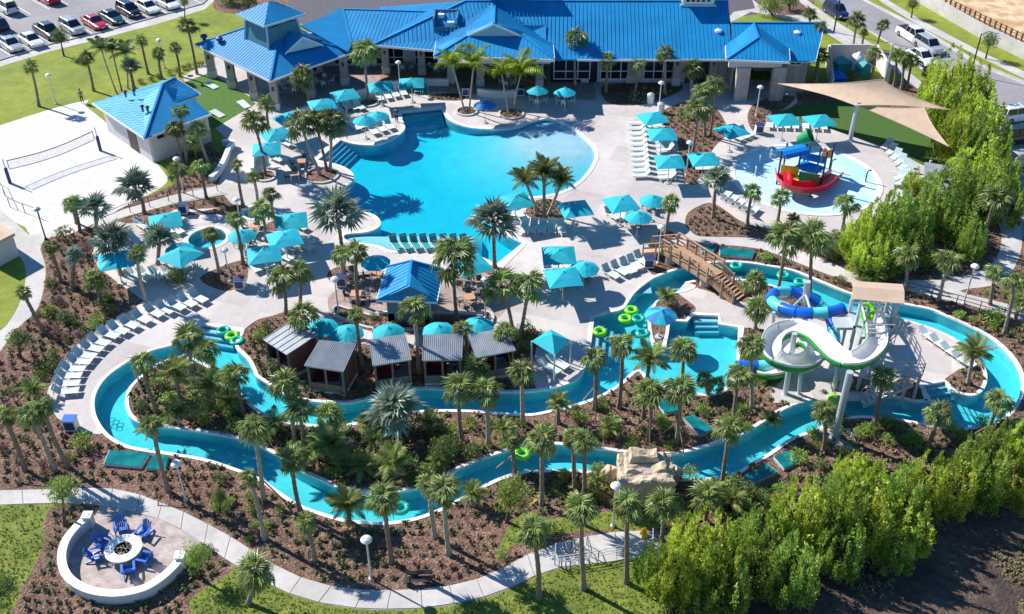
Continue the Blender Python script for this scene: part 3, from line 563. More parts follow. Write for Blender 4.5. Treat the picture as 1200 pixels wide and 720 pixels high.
# towers
def tower(px0,px1,pyb,zb,zt,depth,ytop=.0):
    a=P(px0,pyb,zb); b=P(px1,pyb,zb); x0,x1,y0=a.x,b.x,a.y
    mb=MB(); fl_=.35
    mb.add([(x0-fl_,y0-fl_,zb-1.2),(x1+fl_,y0-fl_,zb-1.2),(x1+fl_,y0+depth+fl_,zb-1.2),(x0-fl_,y0+depth+fl_,zb-1.2),(x0,y0,zt),(x1,y0,zt),(x1,y0+depth,zt),(x0,y0+depth,zt)],[(0,1,5,4),(1,2,6,5),(2,3,7,6),(3,0,4,7),(4,5,6,7)])
    t=mb.build('roof_tower','teal_wall',club)
    tr=MB(); 
    for (xa,ya,xb,yb) in ((x0-fl_,y0-fl_,x0,y0),(x1+fl_,y0-fl_,x1,y0)): tr.bar((xa,ya,zb-1.2),(xb,yb,zt),.25)
    tr.box(x0-.12,x1+.12,y0-.12,y0-.0,zt-.25,zt+.02); tr.build('corner_trim','trim_blue',t)
    wb=MB(); wb.box(x0+.1,x1-.1,y0+.1,y0+depth-.1,zt,zt+1.5); wb.build('lantern_wall','white',t)
    g=MB(); nn=5
    for i in range(nn):
        xa=x0+.45+(x1-x0-.9)*i/nn; g.box(xa+.12,xa+(x1-x0-.9)/nn-.12,y0+.04,y0+.2,zt+.3,zt+1.25)
    g.build('window','glass',t)
    q=[Vector((x0-.8,y0-.8,zt+1.5)),Vector((x1+.8,y0-.8,zt+1.5)),Vector((x1+.8,y0+depth+.8,zt+1.5)),Vector((x0-.8,y0+depth+.8,zt+1.5))]; ap=Vector(((x0+x1)/2,y0+depth/2,zt+3.6))
    rb=MB(); 
    for i in range(4): rb.slab([q[i],q[(i+1)%4],ap],.12)
    rb.build('tower_roof','roof_blue',t)
tower(556,622,9,7.0,9.6,7)
tower(797,836,21,6.4,8.0,4.2)
# roof equipment well, vents
a=P(508,35,6.1); mb=MB(); w=2.9; 
for s in ((0,.15),(w-.15,w)): mb.box(a.x+s[0],a.x+s[1],a.y,a.y+2.6,5.2,7.5)
mb.box(a.x,a.x+w,a.y-.1,a.y,5.2,6.5); mb.box(a.x,a.x+w,a.y+2.6,a.y+2.75,6,7.6); well=mb.build('equipment_well','teal_wall',club)
mb=MB(); mb.box(a.x+.2,a.x+w-.2,a.y+.05,a.y+2.5,5.6,6.3); mb.build('well_floor','dark',well)
mb=MB(); mb.box(a.x+.5,a.x+1.2,a.y+1.7,a.y+2.2,6.3,7.3); mb.box(a.x+1.6,a.x+2.4,a.y+.5,a.y+1,6.3,6.8); mb.build('roof_fan','white',well)
for px,py,z in ((841,43,5.5),(933,45,5.4),(258,52,4.5),(240,49,4.2)):
    p=P(px,py,z); mb=MB(); mb.lathe([(.22,-.3),(.22,.5),(.42,.55),(.42,.8),(.1,.95)],12,p); mb.build('roof_vent','white' if px>300 else 'navy',club)
# columns and walls of the veranda
for px,py in ((453,86),(495,87),(529,97),(563,100),(632,101),(685,95),(738,96),(791,99),(833,99)):
    column(club,P(px,py),4.15 if not 500<px<640 else 4.1)
wy=115.9; xs=[P(px,97).x for px in (690,732,744,785)]
back=MB(); back.box(-30,4.6,121,121.2,0,4.2); back.build('wall','stucco',club)
wallseg(club,[(10.2,wy+.3),(26,wy+.3)],0,4.25,m='stucco')
wallseg(club,[(25.8,113.2),(25.8,116)],0,4.2,m='stone_wall'); wallseg(club,[(31.7,113.3),(34.3,113.3)],0,4.2,m='stone_wall'); wallseg(club,[(34.3,113.3),(35.8,122)],0,4.2); wallseg(club,[(26,119.5),(32,119.5)],0,5); wallseg(club,[(31.8,113.3),(31.9,119.5)],0,4.8)
d=MB(); d.box(28.6,29.6,119.2,119.36,0,2.4); d.build('door','door',club)
for x0,x1 in ((5.0,9.3),(10.6,14.2),(15.8,19.2)):
    window(club,(x0,wy if x0>9 else wy),(x1,wy),.5,4.0,3,2)
wallseg(club,[(4.6,wy+.25),(10.2,wy+.25)],0,4.25,m='glass',name='glass_wall')
o_=MB(); o_.box(20.8,24.4,wy-.02,wy+.12,0,3.9); o_.build('dark_doorway','dark',club)
window(club,(24.9,wy-.0),(25.9,wy-.0),3.2,3.7,2,1); window(club,(32.2,113.15),(33.6,113.15),3.4,3.8,2,1)
for x in (-27,-22,-17,-12,-7,-2):
    window(club,(x,120.98),(x+3.6,120.98),.3,3.4,3,2)
vf=MB(); vf.box(-16,4.2,114.4,120.9,.0,.06); vf.build('veranda_floor','wood_dark',club)
# left wing
F_=Vector((-26.9,107.1,0)); u=Vector((8,8.2,0)).normalized(); v=Vector((-10.6,11.4,0)).normalized(); v=Vector((-u.y,u.x,0)); Lu,Lv=11.8,15.4
def lw(a,b,z): q=F_+u*a+v*b; return Vector((q.x,q.y,z))
h=Lu/2; zr=4+h*.46
c0,c1,c2,c3=lw(0,0,4),lw(Lu,0,4),lw(Lu,Lv,4),lw(0,Lv,4); r1,r2=lw(h,h,zr),lw(h,Lv-h,zr)
roof(club,[[c0,c1,r1],[c1,c2,r2,r1],[c2,c3,r2],[c3,c0,r1,r2]]); fascia(club,[c3,c0,c1,lw(Lu,2.4,4)]); ridgecap(club,[(c0,r1),(c1,r1),(c3,r2),(r1,r2)])
PB=((402,11,6.5),OP(412,51,*PA),(352,30,6.3)); roof(club,[[PB[2],PB[0],PB[1],OP(408,61,*PB)]])
# its square lantern
def lantern(ca,cb,hw,z0,z1,zt,ov=.95):
    t=thing('x',(0,0,0)); bpy.data.objects.remove(t)
    q=lambda s,t_,z,e=0: lw(ca+s*(hw+e),cb+t_*(hw+e),z)
    mb=MB(); sg=((-1,-1),(1,-1),(1,1),(-1,1)); mb.add([q(s,t_,z0,.35) for s,t_ in sg]+[q(s,t_,z1) for s,t_ in sg],[(i,(i+1)%4,4+(i+1)%4,4+i) for i in range(4)])
    tw=mb.build('roof_tower','teal_wall',club)
    tr=MB()
    for s,t_ in sg: tr.bar(q(s,t_,z0,.37),q(s,t_,z1+.5,.02),.2)
    tr.build('corner_trim','trim_blue',tw)
    gl=MB(); gl.add([q(s,t_,z1,-.05) for s,t_ in sg]+[q(s,t_,z1+.8,-.05) for s,t_ in sg],[(i,(i+1)%4,4+(i+1)%4,4+i) for i in range(4)]); gl.build('window','glass',tw)
    rb=MB(); e=[q(s,t_,z1+.75,ov) for s,t_ in sg]; ap=lw(ca,cb,zt)
    for i in range(4): rb.slab([e[i],e[(i+1)%4],ap],.12); seams([e[i],e[(i+1)%4],ap],.5,mb=rb)
    rb.build('tower_roof','roof_blue',tw)
    fb=MB()
    for i in range(4): fb.bar(e[i]-Vector((0,0,.1)),e[(i+1)%4]-Vector((0,0,.1)),.08,.22)
    fb.build('fascia','trim_blue',tw)
lantern(h-.3,h+1.0,2.05,5.2,7.7,9.9,.75)
def gablet(A,B,out,hgt,back_):   # little gable that breaks the slope
    mid=(A+B)/2; top_=mid+Vector((0,0,hgt)); bk=top_+back_
    mb=MB(); mb.slab([A,top_,bk],.1); mb.slab([top_,B,bk],.1); mb.build('gablet_roof','roof_blue',club)
    g=MB(); g.add([A-out*-.0+(mid-A)*.1,B+(mid-B)*.1,top_-Vector((0,0,.12))],[(0,1,2)]); g.bar(mid,top_,.1); g.build('gablet','trim_blue',club)
    fascia(club,[A,top_,B],h=.16)
A=P(334,63,5.35); B=P(379,53,5.2); gablet(A,B,-v,1.5,v*3.2)
for a_,b_ in ((.9,.9),(5.8,.9),(10.8,.9),(.9,5.2),(.9,9.8),(.9,14.2)):
    column(club,lw(a_,b_,0),3.9)
wallseg(club,[lw(5.2,6,0),lw(5.2,14.4,0)],0,3.9); wallseg(club,[lw(5.2,6,0),lw(11.2,6,0)],0,3.9)
window(club,lw(5.9,5.9,0),lw(10.4,5.9,0),.3,3.2,3,2)
for o in list(club.children): o.location=o.location-club.location if False else o.location
def reroot(root,inv_loc):   # parts are written in world metres, so shift them back by where the root stands
    for o in root.children: o.location=Vector(o.location)-Vector(inv_loc)
reroot(club,club.location)
# restrooms
rest=thing('restroom_building',P(178,160),0,'small pale changing hut with blue hipped metal roof beside the sand volleyball court','building')
roof(rest,[[(108,121,3.3),(169,162,3.3),(190,99,5.6),(205,91,3.3)]],m='roof_sunlit',gap=.5)
RX=((190,99,5.6),(247,134,3.3),(169,162,3.32)); RY=((190,99,5.6),(205,91,3.35),(235,110,3.3)); roof(rest,[[*RY,OP(204,121,*RX)],[RX[0],OP(204,121,*RX),OP(227,117,*RX),RX[1],RX[2]]],gap=.5)
fascia(rest,[(108,121,3.3),(169,162,3.3),(247,134,3.3),(240,129,3.5)]); fascia(rest,[(205,91,3.35),(235,110,3.3),(204,121,4.1)]); ridgecap(rest,[((169,162,3.32),(190,99,5.6)),((190,99,5.6),(205,91,3.4))])
w=[P(131,148),P(183,189),P(183,189)+Vector((5.6,5.2,0)),P(183,189)+Vector((5.6,5.2,0))+Vector((-6.3,6.4,0)),P(183,189)+Vector((4.4,8.4,0))+Vector((-8.2,4.2,0))]
a,b=w[0],w[1]; dd=(b-a).normalized()
cor=[P(*q,3.3) for q in ((108,121),(169,162),(247,134),(238,127),(210,121),(232,110),(205,92))]; cc=sum(cor,Vector())/7; w=[cc+(q-cc)*.87 for q in cor]; a,b=w[0],w[1]; dd=Vector((b.x-a.x,b.y-a.y,0)).normalized(); a=Vector((a.x,a.y,0)); b=Vector((b.x,b.y,0)); w=[Vector((q.x,q.y,0)) for q in w]
wallseg(rest,w+[w[0]],0,3.1,m='stucco')
n=Vector((dd.y,-dd.x,0)) ; n=-n if n.y>0 else n
d=MB(); p=a+dd*((b-a).length*.52)+n*.13; q=a+dd*((b-a).length*.72)+n*.13; d.bar(p+Vector((0,0,1.15)),q+Vector((0,0,1.15)),.06,2.3,up=(0,0,1)); d.build('door','door',rest)
e=(w[2]-w[1]).normalized(); nn=Vector((e.y,-e.x,0))
for s in (.12,.3,.75): 
    d=MB(); p=w[1]+e*((w[2]-w[1]).length*s)+nn*.13; d.bar(p+Vector((0,0,2.6)),p+e*.8+Vector((0,0,2.6)),.05,.4,up=(0,0,1)); d.build('window','glass',rest)
for px,py,z in ((147,111,4.2),(157,109,4.4),(173,129,4.4),(167,128,4.3)):
    p=P(px,py,z); mb=MB(); mb.lathe([(.12,-.3),(.12,.25),(.28,.3),(.05,.5)],10,p); mb.build('roof_vent','iron',rest)
reroot(rest,rest.location)
# bar hut
bar=thing('bar_hut',P(478,385),0,'square poolside bar hut under a dark blue hipped metal roof with a front gablet','bar hut')
ctr=P(483,337,4.6)
e=[P(441,352,3.0),P(512,354,3.0),P(520,316,3.0),P(453,313,3.0)]; rd1,rd2=P(482,306,4.5),P(478,334,4.5)
roof(bar,[[e[0],e[1],rd2],[e[1],e[2],rd1,rd2],[e[2],e[3],rd1],[e[3],e[0],rd2,rd1]],gap=.5); fascia(bar,e,closed=True,h=.2); ridgecap(bar,[(e[0],rd2),(e[1],rd2),(rd1,rd2),(e[2],rd1),(e[3],rd1)])
for o in (): pass
A=OP(460,344,e[0],e[1],rd2)+Vector((0,0,.02)); B=OP(502,345,e[0],e[1],rd2)+Vector((0,0,.02))
def gab2(par,A,B,hgt,bk_,m='roof_blue'):
    mid=(A+B)/2; t_=mid+Vector((0,0,hgt)); bk=t_+bk_
    mb=MB(); mb.slab([A+Vector((-.3,-.2,-.1)),t_+Vector((0,-.3,0)),bk],.1); mb.slab([t_+Vector((0,-.3,0)),B+Vector((.3,-.2,-.1)),bk],.1); mb.build('gablet_roof',m,par)
    g=MB(); g.add([A,B,t_-Vector((0,0,.1))],[(0,1,2)]); g.build('gablet','teal_wall',par)
gab2(bar,A,B,.9,Vector((0,1.5,0)))
cx=(e[0].x+e[2].x)/2; x0,x1=e[0].x+.7,e[1].x-.8; y0_,y1_=e[0].y+.8,e[2].y-.8
mb=MB(); mb.box(x0,x1,y0_,y0_+.2,0,2.9); mb.build('wall','teal_wall',bar)
for x in (x0+.1,x1-.1):
    for y in (y0_+.3,y1_): mb=MB(); mb.box(x-.15,x+.15,y-.15,y+.15,0,2.95); mb.build('post','trim_blue',bar)
mb=MB(); mb.box(x0,x0+.5,y0_,y1_,0,1.1); mb.box(x1-.5,x1,y0_,y1_,0,1.1); mb.box(x0,x1,y1_-.5,y1_,0,1.1); mb.build('counter','white',bar)
reroot(bar,bar.location)
# low building cut by the left edge
hut=thing('pump_house',P(5,318),0,'pale plastered hut with tan flat roof cut off by the left edge','building')
a=P(22,312); dX=Vector((.87,.5,0)); 
mb=MB(); q=[P(23,300),P(-5,315),P(-90,270),P(-50,250)]; mb.prism([(p.x,p.y) for p in q],0,2.2); mb.build('wall','wall_white',hut)
mb=MB(); c_=sum(q,Vector())/4; mb.prism([((c_+(p-c_)*1.06).x,(c_+(p-c_)*1.06).y) for p in q],2.2,2.5); mb.build('roof','canvas_tan',hut); reroot(hut,hut.location)
# low walls
def lowwall(px,h,w,label,m='wall_white',capm=None,cat='wall',name='low_wall',poly=None):
    pts=spline([P(*p) for p in px],False,5); o=thing(name,pts[0],0,label,cat); q=[p-pts[0] for p in pts]
    mb=MB(); mb.sweep(q,[(-w/2,0),(w/2,0),(w/2,h),(-w/2,h)]); mb.build('wall_body',m,o)
    mb=MB(); mb.sweep(q,[(-w/2-.04,h+.001),(w/2+.04,h+.001),(w/2+.04,h+.09),(-w/2-.04,h+.09)]); mb.build('wall_cap',capm or 'white',o); return o
lowwall([(343,140),(368,131),(400,121),(432,112),(462,104),(495,101),(526,101)],.8,.4,'long curved white terrace wall in front of the clubhouse veranda')
lowwall([(248,214),(256,206),(264,192),(270,177),(273,172),(262,171)],.6,.42,'bent white seat wall beside the palms by the changing hut')
lowwall([(297,207),(297,195),(300,186),(307,178)],.9,.3,'short curved white wall near the left lounge terrace')
lowwall([(560,112),(572,114),(590,115),(605,114)],.8,.4,'short white wall behind the two yellow-green palms')
# garden wall of the service yard, upper right
yard=thing('service_yard_wall',P(972,100),0,'grey panel wall round the pump yard left of the road','wall')
for a,b,h_ in ((P(970,72),P(1024,72),2.2),(P(1024,72),P(1040,98),2.2),(P(968,72),P(973,112),2.2),(P(973,112),P(1034,112),1.6)):
    mb=MB(); mb.bar(a+Vector((0,0,h_/2)),b+Vector((0,0,h_/2)),.2,h_,up=(0,0,1)); mb.build('wall_panel','stucco',yard)
reroot(yard,yard.location)
for i,(px,py,m,l) in enumerate(((986,82,'teal_plastic','square teal pump cover standing in the service yard'),(1012,88,'teal_plastic','tall teal filter hood inside the service yard'),(981,100,'slide_blue','low blue equipment box in the corner of the service yard'))):
    p=P(px,py); o=thing('pump_cover',p,.2,l,'pump cover'); mb=MB(); mb.box(-.9,.9,-.7,.7,0,1.1); mb.build('cover_body',m,o); mb=MB(); mb.add([(-1,-.8,1.1),(1,-.8,1.1),(1,.8,1.1),(-1,.8,1.1),(0,-.3,1.7),(0,.5,1.7)],[(0,1,4),(1,2,5,4),(2,3,5),(3,0,4,5)]); mb.build('lid',m,o)
p=P(1003,82); o=thing('water_tank',p,0,'white round-topped tank inside the service yard','tank'); mb=MB(); mb.lathe([(.9,0),(.95,.2),(.95,1.5),(.7,1.9),(.25,2.1),(.2,2.25),(0,2.25)],18); mb.build('tank_body','white',o,smooth=True); mb=MB(); mb.lathe([(.97,.7),(1.0,.74),(.97,.78)],18); mb.build('band','steel',o)
# grey box roofs near the shade sails
eq=thing('equipment_shelter',P(1096,240),0,'flat blue-grey equipment shelter half hidden by the bright trees below the shade sails','shelter')
for q in ([(1084,190,2.4),(1121,196,2.4),(1118,212,2.4),(1083,208,2.4)],[(1083,211,2.4),(1112,215,2.4),(1108,228,2.4),(1081,226,2.4)]):
    mb=MB(); mb.slab([P(*a) for a in q],.2); mb.build('roof_panel','roof_grey',eq)
for px,py in ((1085,225),(1112,228),(1083,243),(1107,246)): mb=MB(); p=P(px,py-14); mb.box(p.x-.1,p.x+.1,p.y-.1,p.y+.1,0,2.2); mb.build('post','steel',eq)
reroot(eq,eq.location)
# long pale wall and brown fence by the sand lot
lw_=thing('retaining_wall',P(1130,40),0,'long pale boundary wall below the orange sand lot','wall')
pts=[P(1030,-22),P(1075,2),P(1150,45),P(1215,77),P(1330,135)]
for a,b in zip(pts,pts[1:]):
    mb=MB(); mb.bar(a+Vector((0,0,.9)),b+Vector((0,0,.9)),.3,1.8,up=(0,0,1)); mb.build('wall_panel','concrete',lw_)
reroot(lw_,lw_.location)
fe=thing('timber_fence',P(1120,15),0,'brown post and rail fence along the edge of the orange sand lot','fence')
a=P(1075,-8); b=P(1215,60); n_=24
for i in range(n_+1):
    p=a.lerp(b,i/n_); mb=MB(); mb.box(p.x-.12,p.x+.12,p.y-.12,p.y+.12,0,1.3); mb.build('post','wood_dark',fe)
for z in (.45,.85,1.2): mb=MB(); mb.bar(a+Vector((0,0,z)),b+Vector((0,0,z)),.08,.14,up=(0,0,1)); mb.build('rail','wood_dark',fe)
reroot(fe,fe.location)
# ---------------- cabanas ----------------
def lerpq(c,s,t): return c[0]*(1-s)*(1-t)+c[1]*s*(1-t)+c[2]*s*t+c[3]*(1-s)*t
def cabana(px,label,rib=.16):
    zf,zb=2.45,2.9; c=[P(*px[0],zf),P(*px[1],zf),P(*px[2],zb),P(*px[3],zb)]
    ctr=sum(c,Vector())/4; o=thing('cabana',Vector((ctr.x,ctr.y,0)),0,label,'cabana','private cabanas along the river')
    L=lambda s,t,z=0: Vector((lerpq(c,s,t).x-ctr.x,lerpq(c,s,t).y-ctr.y,z))
    mb=MB(); q=[p-Vector((ctr.x,ctr.y,0)) for p in c]; mb.slab(q,.08); rf=mb.build('roof','roof_grey',o)
    sb=MB(); nr=int((c[1]-c[0]).length/rib)
    for i in range(nr+1): s=i/nr; sb.bar(q[0].lerp(q[1],s)+Vector((0,0,.02)),q[3].lerp(q[2],s)+Vector((0,0,.02)),.06 if rib<.3 else .04,.05)
    sb.build('roof_rib','roof_grey',rf,kind='stuff')
    mb=MB(); mb.prism([(L(s,t).x,L(s,t).y) for s,t in ((.02,.02),(.98,.02),(.98,.98),(.02,.98))],0,.2); mb.build('floor','stucco',o)
    for s,t in ((.05,.06),(.5,.06),(.95,.06),(.95,.94),(.05,.94)):
        mb=MB(); mb.bar(L(s,t,.2),L(s,t,2.38 if t<.5 else 2.8),.16); mb.build('post','cabana_post',o)
    for side,(s0,t0,s1,t1) in enumerate(((.05,.06,.05,.94),(.95,.06,.95,.94),(.05,.94,.95,.94))):
        a,b=L(s0,t0),L(s1,t1); nb=9
        for k in range(nb):
            z=.25+k*.25; mb=MB(); mb.bar(a+Vector((0,0,z+.12)),b+Vector((0,0,z+.12)),.05,.235,up=(0,0,1)); mb.build('board','cabana_wood',o)
    for k in range(3):
        z=.25+k*.22; mb=MB(); mb.bar(L(.07,.05,z+.1),L(.93,.05,z+.1),.05,.2,up=(0,0,1)); mb.build('board','cabana_post',o)
    ins=thing('cushioned_sofa',Vector((L(.3,.55).x+ctr.x,L(.3,.55).y+ctr.y,.2)),0,label.split(',')[0]+' red sofa inside','sofa','red sofas inside the cabanas')
    mb=MB(); mb.box(-.8,.8,-.4,.4,.1,.42); mb.build('seat','red_cloth',ins); mb=MB(); mb.box(-.8,.8,.3,.5,.42,.85); mb.build('backrest','red_cloth',ins)
    for s in (-.7,.7): mb=MB(); mb.box(s-.05,s+.05,-.35,.35,0,.1); mb.build('leg','iron',ins)
    return o,ins
CB_=[([(308,398),(336,416),(373,392),(345,374)],.5,'leftmost cabana, turned sideways with wide-seamed grey metal roof','in the leftmost cabana'),
([(357,429),(402,436),(417,403),(375,399)],.15,'second cabana from the left, grey ribbed roof crossed by a palm shadow','in the second cabana from the left'),
([(437,429),(482,422),(475,392),(433,398)],.15,'middle cabana of five, pale ribbed roof beside the silver fan palm','in the middle cabana'),
([(495,423),(541,422),(542,392),(497,392)],.15,'fourth cabana from the left, square ribbed roof between two palms','in the fourth cabana from the left'),
([(558,420),(604,411),(592,385),(548,392)],.15,'rightmost cabana with light ribbed roof, partly behind palms','in the rightmost cabana')]
for px,rib,lab,where in CB_:
    o,ins=cabana(px,lab,rib); ins['label']='dark red cushioned sofa '+where
# ---------------- wooden bridge ----------------
BA,BB_=P(785,289,1.25),P(838,323,1.25)
br=thing('wooden_bridge',Vector((BA.x,BA.y,0)),0,'brown timber footbridge with railings and stairs crossing the lazy river','bridge')
d=(BB_-BA).normalized(); n=Vector((-d.y,d.x,0)); Lb=(BB_-BA).length; Wd=.85; O=Vector((BA.x,BA.y,0))
loc=lambda s,w_,z: (BA+d*s+n*w_)-Vector((BA.x,BA.y,BA.z))+Vector((0,0,z))
mb=MB()
for k in range(int(Lb/.15)+1): s=k*.15; mb.add([loc(s,-Wd,1.25),loc(s+.138,-Wd,1.25),loc(s+.138,Wd,1.25),loc(s,Wd,1.25),loc(s,-Wd,1.2),loc(s+.138,-Wd,1.2),loc(s+.138,Wd,1.2),loc(s,Wd,1.2)],[(0,1,2,3),(0,4,5,1),(1,5,6,2),(2,6,7,3),(3,7,4,0)])
mb.build('deck_board','wood',br,kind='stuff')
for w_ in (-Wd-.05,Wd+.05):
    mb=MB(); mb.bar(loc(0,w_,1.05),loc(Lb,w_,1.05),.1,.4,up=(0,0,1)); mb.build('beam','wood',br)
    nps=6
    for k in range(nps):
        s=Lb*k/(nps-1); mb=MB(); mb.bar(loc(s,w_*1.06,.85),loc(s,w_*1.06,2.35),.13,.13); mb.build('post','wood',br)
    mb=MB(); mb.bar(loc(0,w_*1.06,2.36),loc(Lb,w_*1.06,2.36),.16,.06,up=(0,0,1)); mb.build('handrail','wood',br)
    for z in (1.55,2.0): mb=MB(); mb.bar(loc(0,w_*1.06,z),loc(Lb,w_*1.06,z),.04,.14,up=(0,0,1)); mb.build('rail','wood',br)
# stairs down to the island
sd=d; st0=Lb; nst=8; E_=P(866,352)-O; e0=loc(Lb,0,0); run=(Vector((E_.x,E_.y,0))-Vector((e0.x,e0.y,0))); rl=run.length; sd=run.normalized(); sn=Vector((-sd.y,sd.x,0))
for k in range(nst):
    z=1.25-(k+1)*1.25/(nst+1); c_=e0+sd*(rl*(k+.5)/nst); c_.z=z
    mb=MB(); mb.bar(c_-sn*Wd,c_+sn*Wd,rl/nst*.95,.05,up=(0,0,1)); mb.build('stair_tread','wood',br)
for w_ in (-Wd,Wd):
    a=e0+sn*w_; b=e0+sd*rl+sn*w_; a.z=1.1; b.z=.08; mb=MB(); mb.bar(a,b,.08,.35,up=(0,0,1)); mb.build('stringer','wood',br)
    for z in (.95,.25):
        mb=MB(); mb.bar(Vector((a.x,a.y,1.2+z)),Vector((b.x,b.y,.1+z)),.12,.06,up=(0,0,1)); mb.build('handrail','wood',br)
    for k in range(14):
        t=(k+.5)/14; p=a.lerp(b,t); zz=1.2+(0.1-1.2)*t; mb=MB(); mb.bar((p.x,p.y,zz+.22),(p.x,p.y,zz+.95),.05,.05); mb.build('baluster','wood',br)
    for t in (.5,.97):
        p=a.lerp(b,t); zz=1.25*(1-t); mb=MB(); mb.bar((p.x,p.y,0),(p.x,p.y,zz+1.1),.13); mb.build('post','wood',br)
# ramp from the pool deck
a0=P(758,295)-O; a0.z=.15; a1=loc(.4,0,1.25); rr=(a1-a0); rn=Vector((-rr.y,rr.x,0)).normalized()*.8
mb=MB(); mb.slab([a0-rn,a1-rn,a1+rn,a0+rn],.08); mb.build('ramp','wood',br)
for s in (-1,1):
    for t in (0,.5,1):
        p=a0.lerp(a1,t)+rn*s; mb=MB(); mb.bar((p.x,p.y,0),(p.x,p.y,p.z+1.05),.13); mb.build('post','wood',br)
    for z in (1.05,.6,.05): mb=MB(); mb.bar(a0+rn*s+Vector((0,0,z)),a1+rn*s+Vector((0,0,z)),.12 if z>1 else .05,.06 if z>1 else .15,up=(0,0,1)); mb.build('rail','wood',br)
for px,py in ((785,308),(826,334)):
    p=P(px,py)-O; mb=MB(); mb.lathe([(.5,0),(.48,1.0),(.3,1.02)],10,(p.x,p.y,0)); mb.build('pier','stone_wall',br)
# ---------------- faux rock with waterfall ----------------
c_=P(757,592); rk=thing('rock_waterfall',c_,0,'tan artificial rock block with a basin on top at the river edge','rock')
bm=bmesh.new(); bmesh.ops.create_cube(bm,size=1); bmesh.ops.subdivide_edges(bm,edges=bm.edges[:],cuts=21,use_grid_fill=True)
for v_ in bm.verts:
    x,y,z=v_.co.x*2,v_.co.y*2,v_.co.z+.5
    nz=lambda f_,o_=0: noise.noise(Vector((x*f_+o_,y*f_+o_*.7,z*f_*.8)))
    top_=2.45+.35*nz(1.6)+.12*nz(4.5,3)+(.55 if (y>.4 and abs(x+.05)<.52) else 0)-(.22 if (y<-.35 or abs(x)>.75) else 0)
    d=max(0,1-math.hypot(x*1.1+.05,(y+.1)*1.5)/.6); top_-=.35*min(1,d*2)
    out=1+.10*nz(1.3,5)+.05*nz(3.7,9)+.03*nz(9,2)+.05*(1-z)+(.06 if z>.86 and z<.99 else 0)
    v_.co=Vector((x*1.72*out,y*1.2*out+1.3,z*top_*.92))
me=bpy.data.meshes.new('rock_body'); bm.to_mesh(me); bm.free(); me.materials.append(MATS['rock']); ob('rock_body',me,rk)
mb=MB(); mb.box(-1.5,-.6,-.12,.2,.05,1.3); mb.build('access_panel','wall_white',rk)
mb=MB(); mb.prism([(-.1+.6*math.cos(k*.45),1.3+.5*math.sin(k*.45)) for k in range(14)],1.8,2.0); mb.build('basin_water','stone_wall',rk)
for (x,y,s) in ((-2.2,2.3,.75),(2.1,2.6,.6),(.9,3.0,.6),(-.9,3.1,.55)):
    bm=bmesh.new(); bmesh.ops.create_icosphere(bm,subdivisions=3,radius=1)
    for v_ in bm.verts: v_.co=Vector((v_.co.x*s,v_.co.y*s*.8,max(-.3,v_.co.z)*s*1.4))+noise.noise_vector(v_.co*1.5+Vector((x,y,0)))*.35*s; v_.co+=Vector((x,y,s*.3))
    me=bpy.data.meshes.new('boulder'); bm.to_mesh(me); bm.free(); me.materials.append(MATS['rock']); ob('boulder',me,rk)
# ---------------- labels: each thing is described by the landmark it stands next to ----------------
LM=[('the changing hut',175,140),('the sand volleyball court',60,200),('the row of parked cars',110,45),('the clubhouse left end',300,75),('the clubhouse entry gable',590,85),
('the clubhouse windows',740,85),('the clubhouse right end',900,100),('the main pool steps',460,150),('the three-palm planter',380,205),('the round spa',243,279),('the left lounge terrace',175,300),
('the left footpath bend',50,330),('the sun shelf',500,285),('the deck palm island',640,235),('the bar hut',480,340),('the main pool beach',690,175),('the right palm bed',810,160),
('the round splash pad',944,209),('the shade sails',1040,130),('the wooden bridge',812,310),('the upper river arm',910,330),('the slide tower',1025,395),('the curving water slides',930,400),('the right river bend',1160,440),
('the slide landing pool',820,410),('the river entry steps',700,400),('the cabanas',450,415),('the left river bend',120,470),('the left river island',230,470),('the central river garden',430,530),
('the rock waterfall',757,570),('the lower river arm',620,545),('the fire pit',147,650),('the bottom footpath',450,700),('the right-hand walkway',1150,310),('the roadside verge',1040,70),('the left garden edge',30,520),
('the far lawn',170,70),('the bed below the slides',900,500),('the bottom tree row',950,600),('the lower slope',400,640),('the right path curve',1120,350)]
ORD=['first','second','third','fourth','fifth','sixth','seventh','eighth','ninth','tenth','eleventh','twelfth','thirteenth','fourteenth','fifteenth','sixteenth','seventeenth','eighteenth','nineteenth','twentieth']
LBL={}
def autolabel(o,desc,plural=None):
    q=Q(o.matrix_world.translation if False else o.location); best=min(LM,key=lambda l:(l[1]-q[0])**2+((l[2]-q[1])*1.3)**2)
    dx,dy=q[0]-best[1],(q[1]-best[2])*1.3
    if math.hypot(dx,dy)<14: rel_='right at'
    elif abs(dx)>abs(dy): rel_='right of' if dx>0 else 'left of'
    else: rel_='in front of' if dy>0 else 'behind'
    LBL.setdefault((desc,rel_,best[0]),[]).append((q[0],o))
def flushlabels():
    for (d_,r_,l_),L in LBL.items():
        L.sort(key=lambda t:t[0])
        for i,(x,o) in enumerate(L):
            if len(L)==1: o['label']=f'{d_}, {r_} {l_}'
            else: o['label']=f'{d_}, {ORD[i]+" from left" if i else "leftmost"} {r_} {l_}'
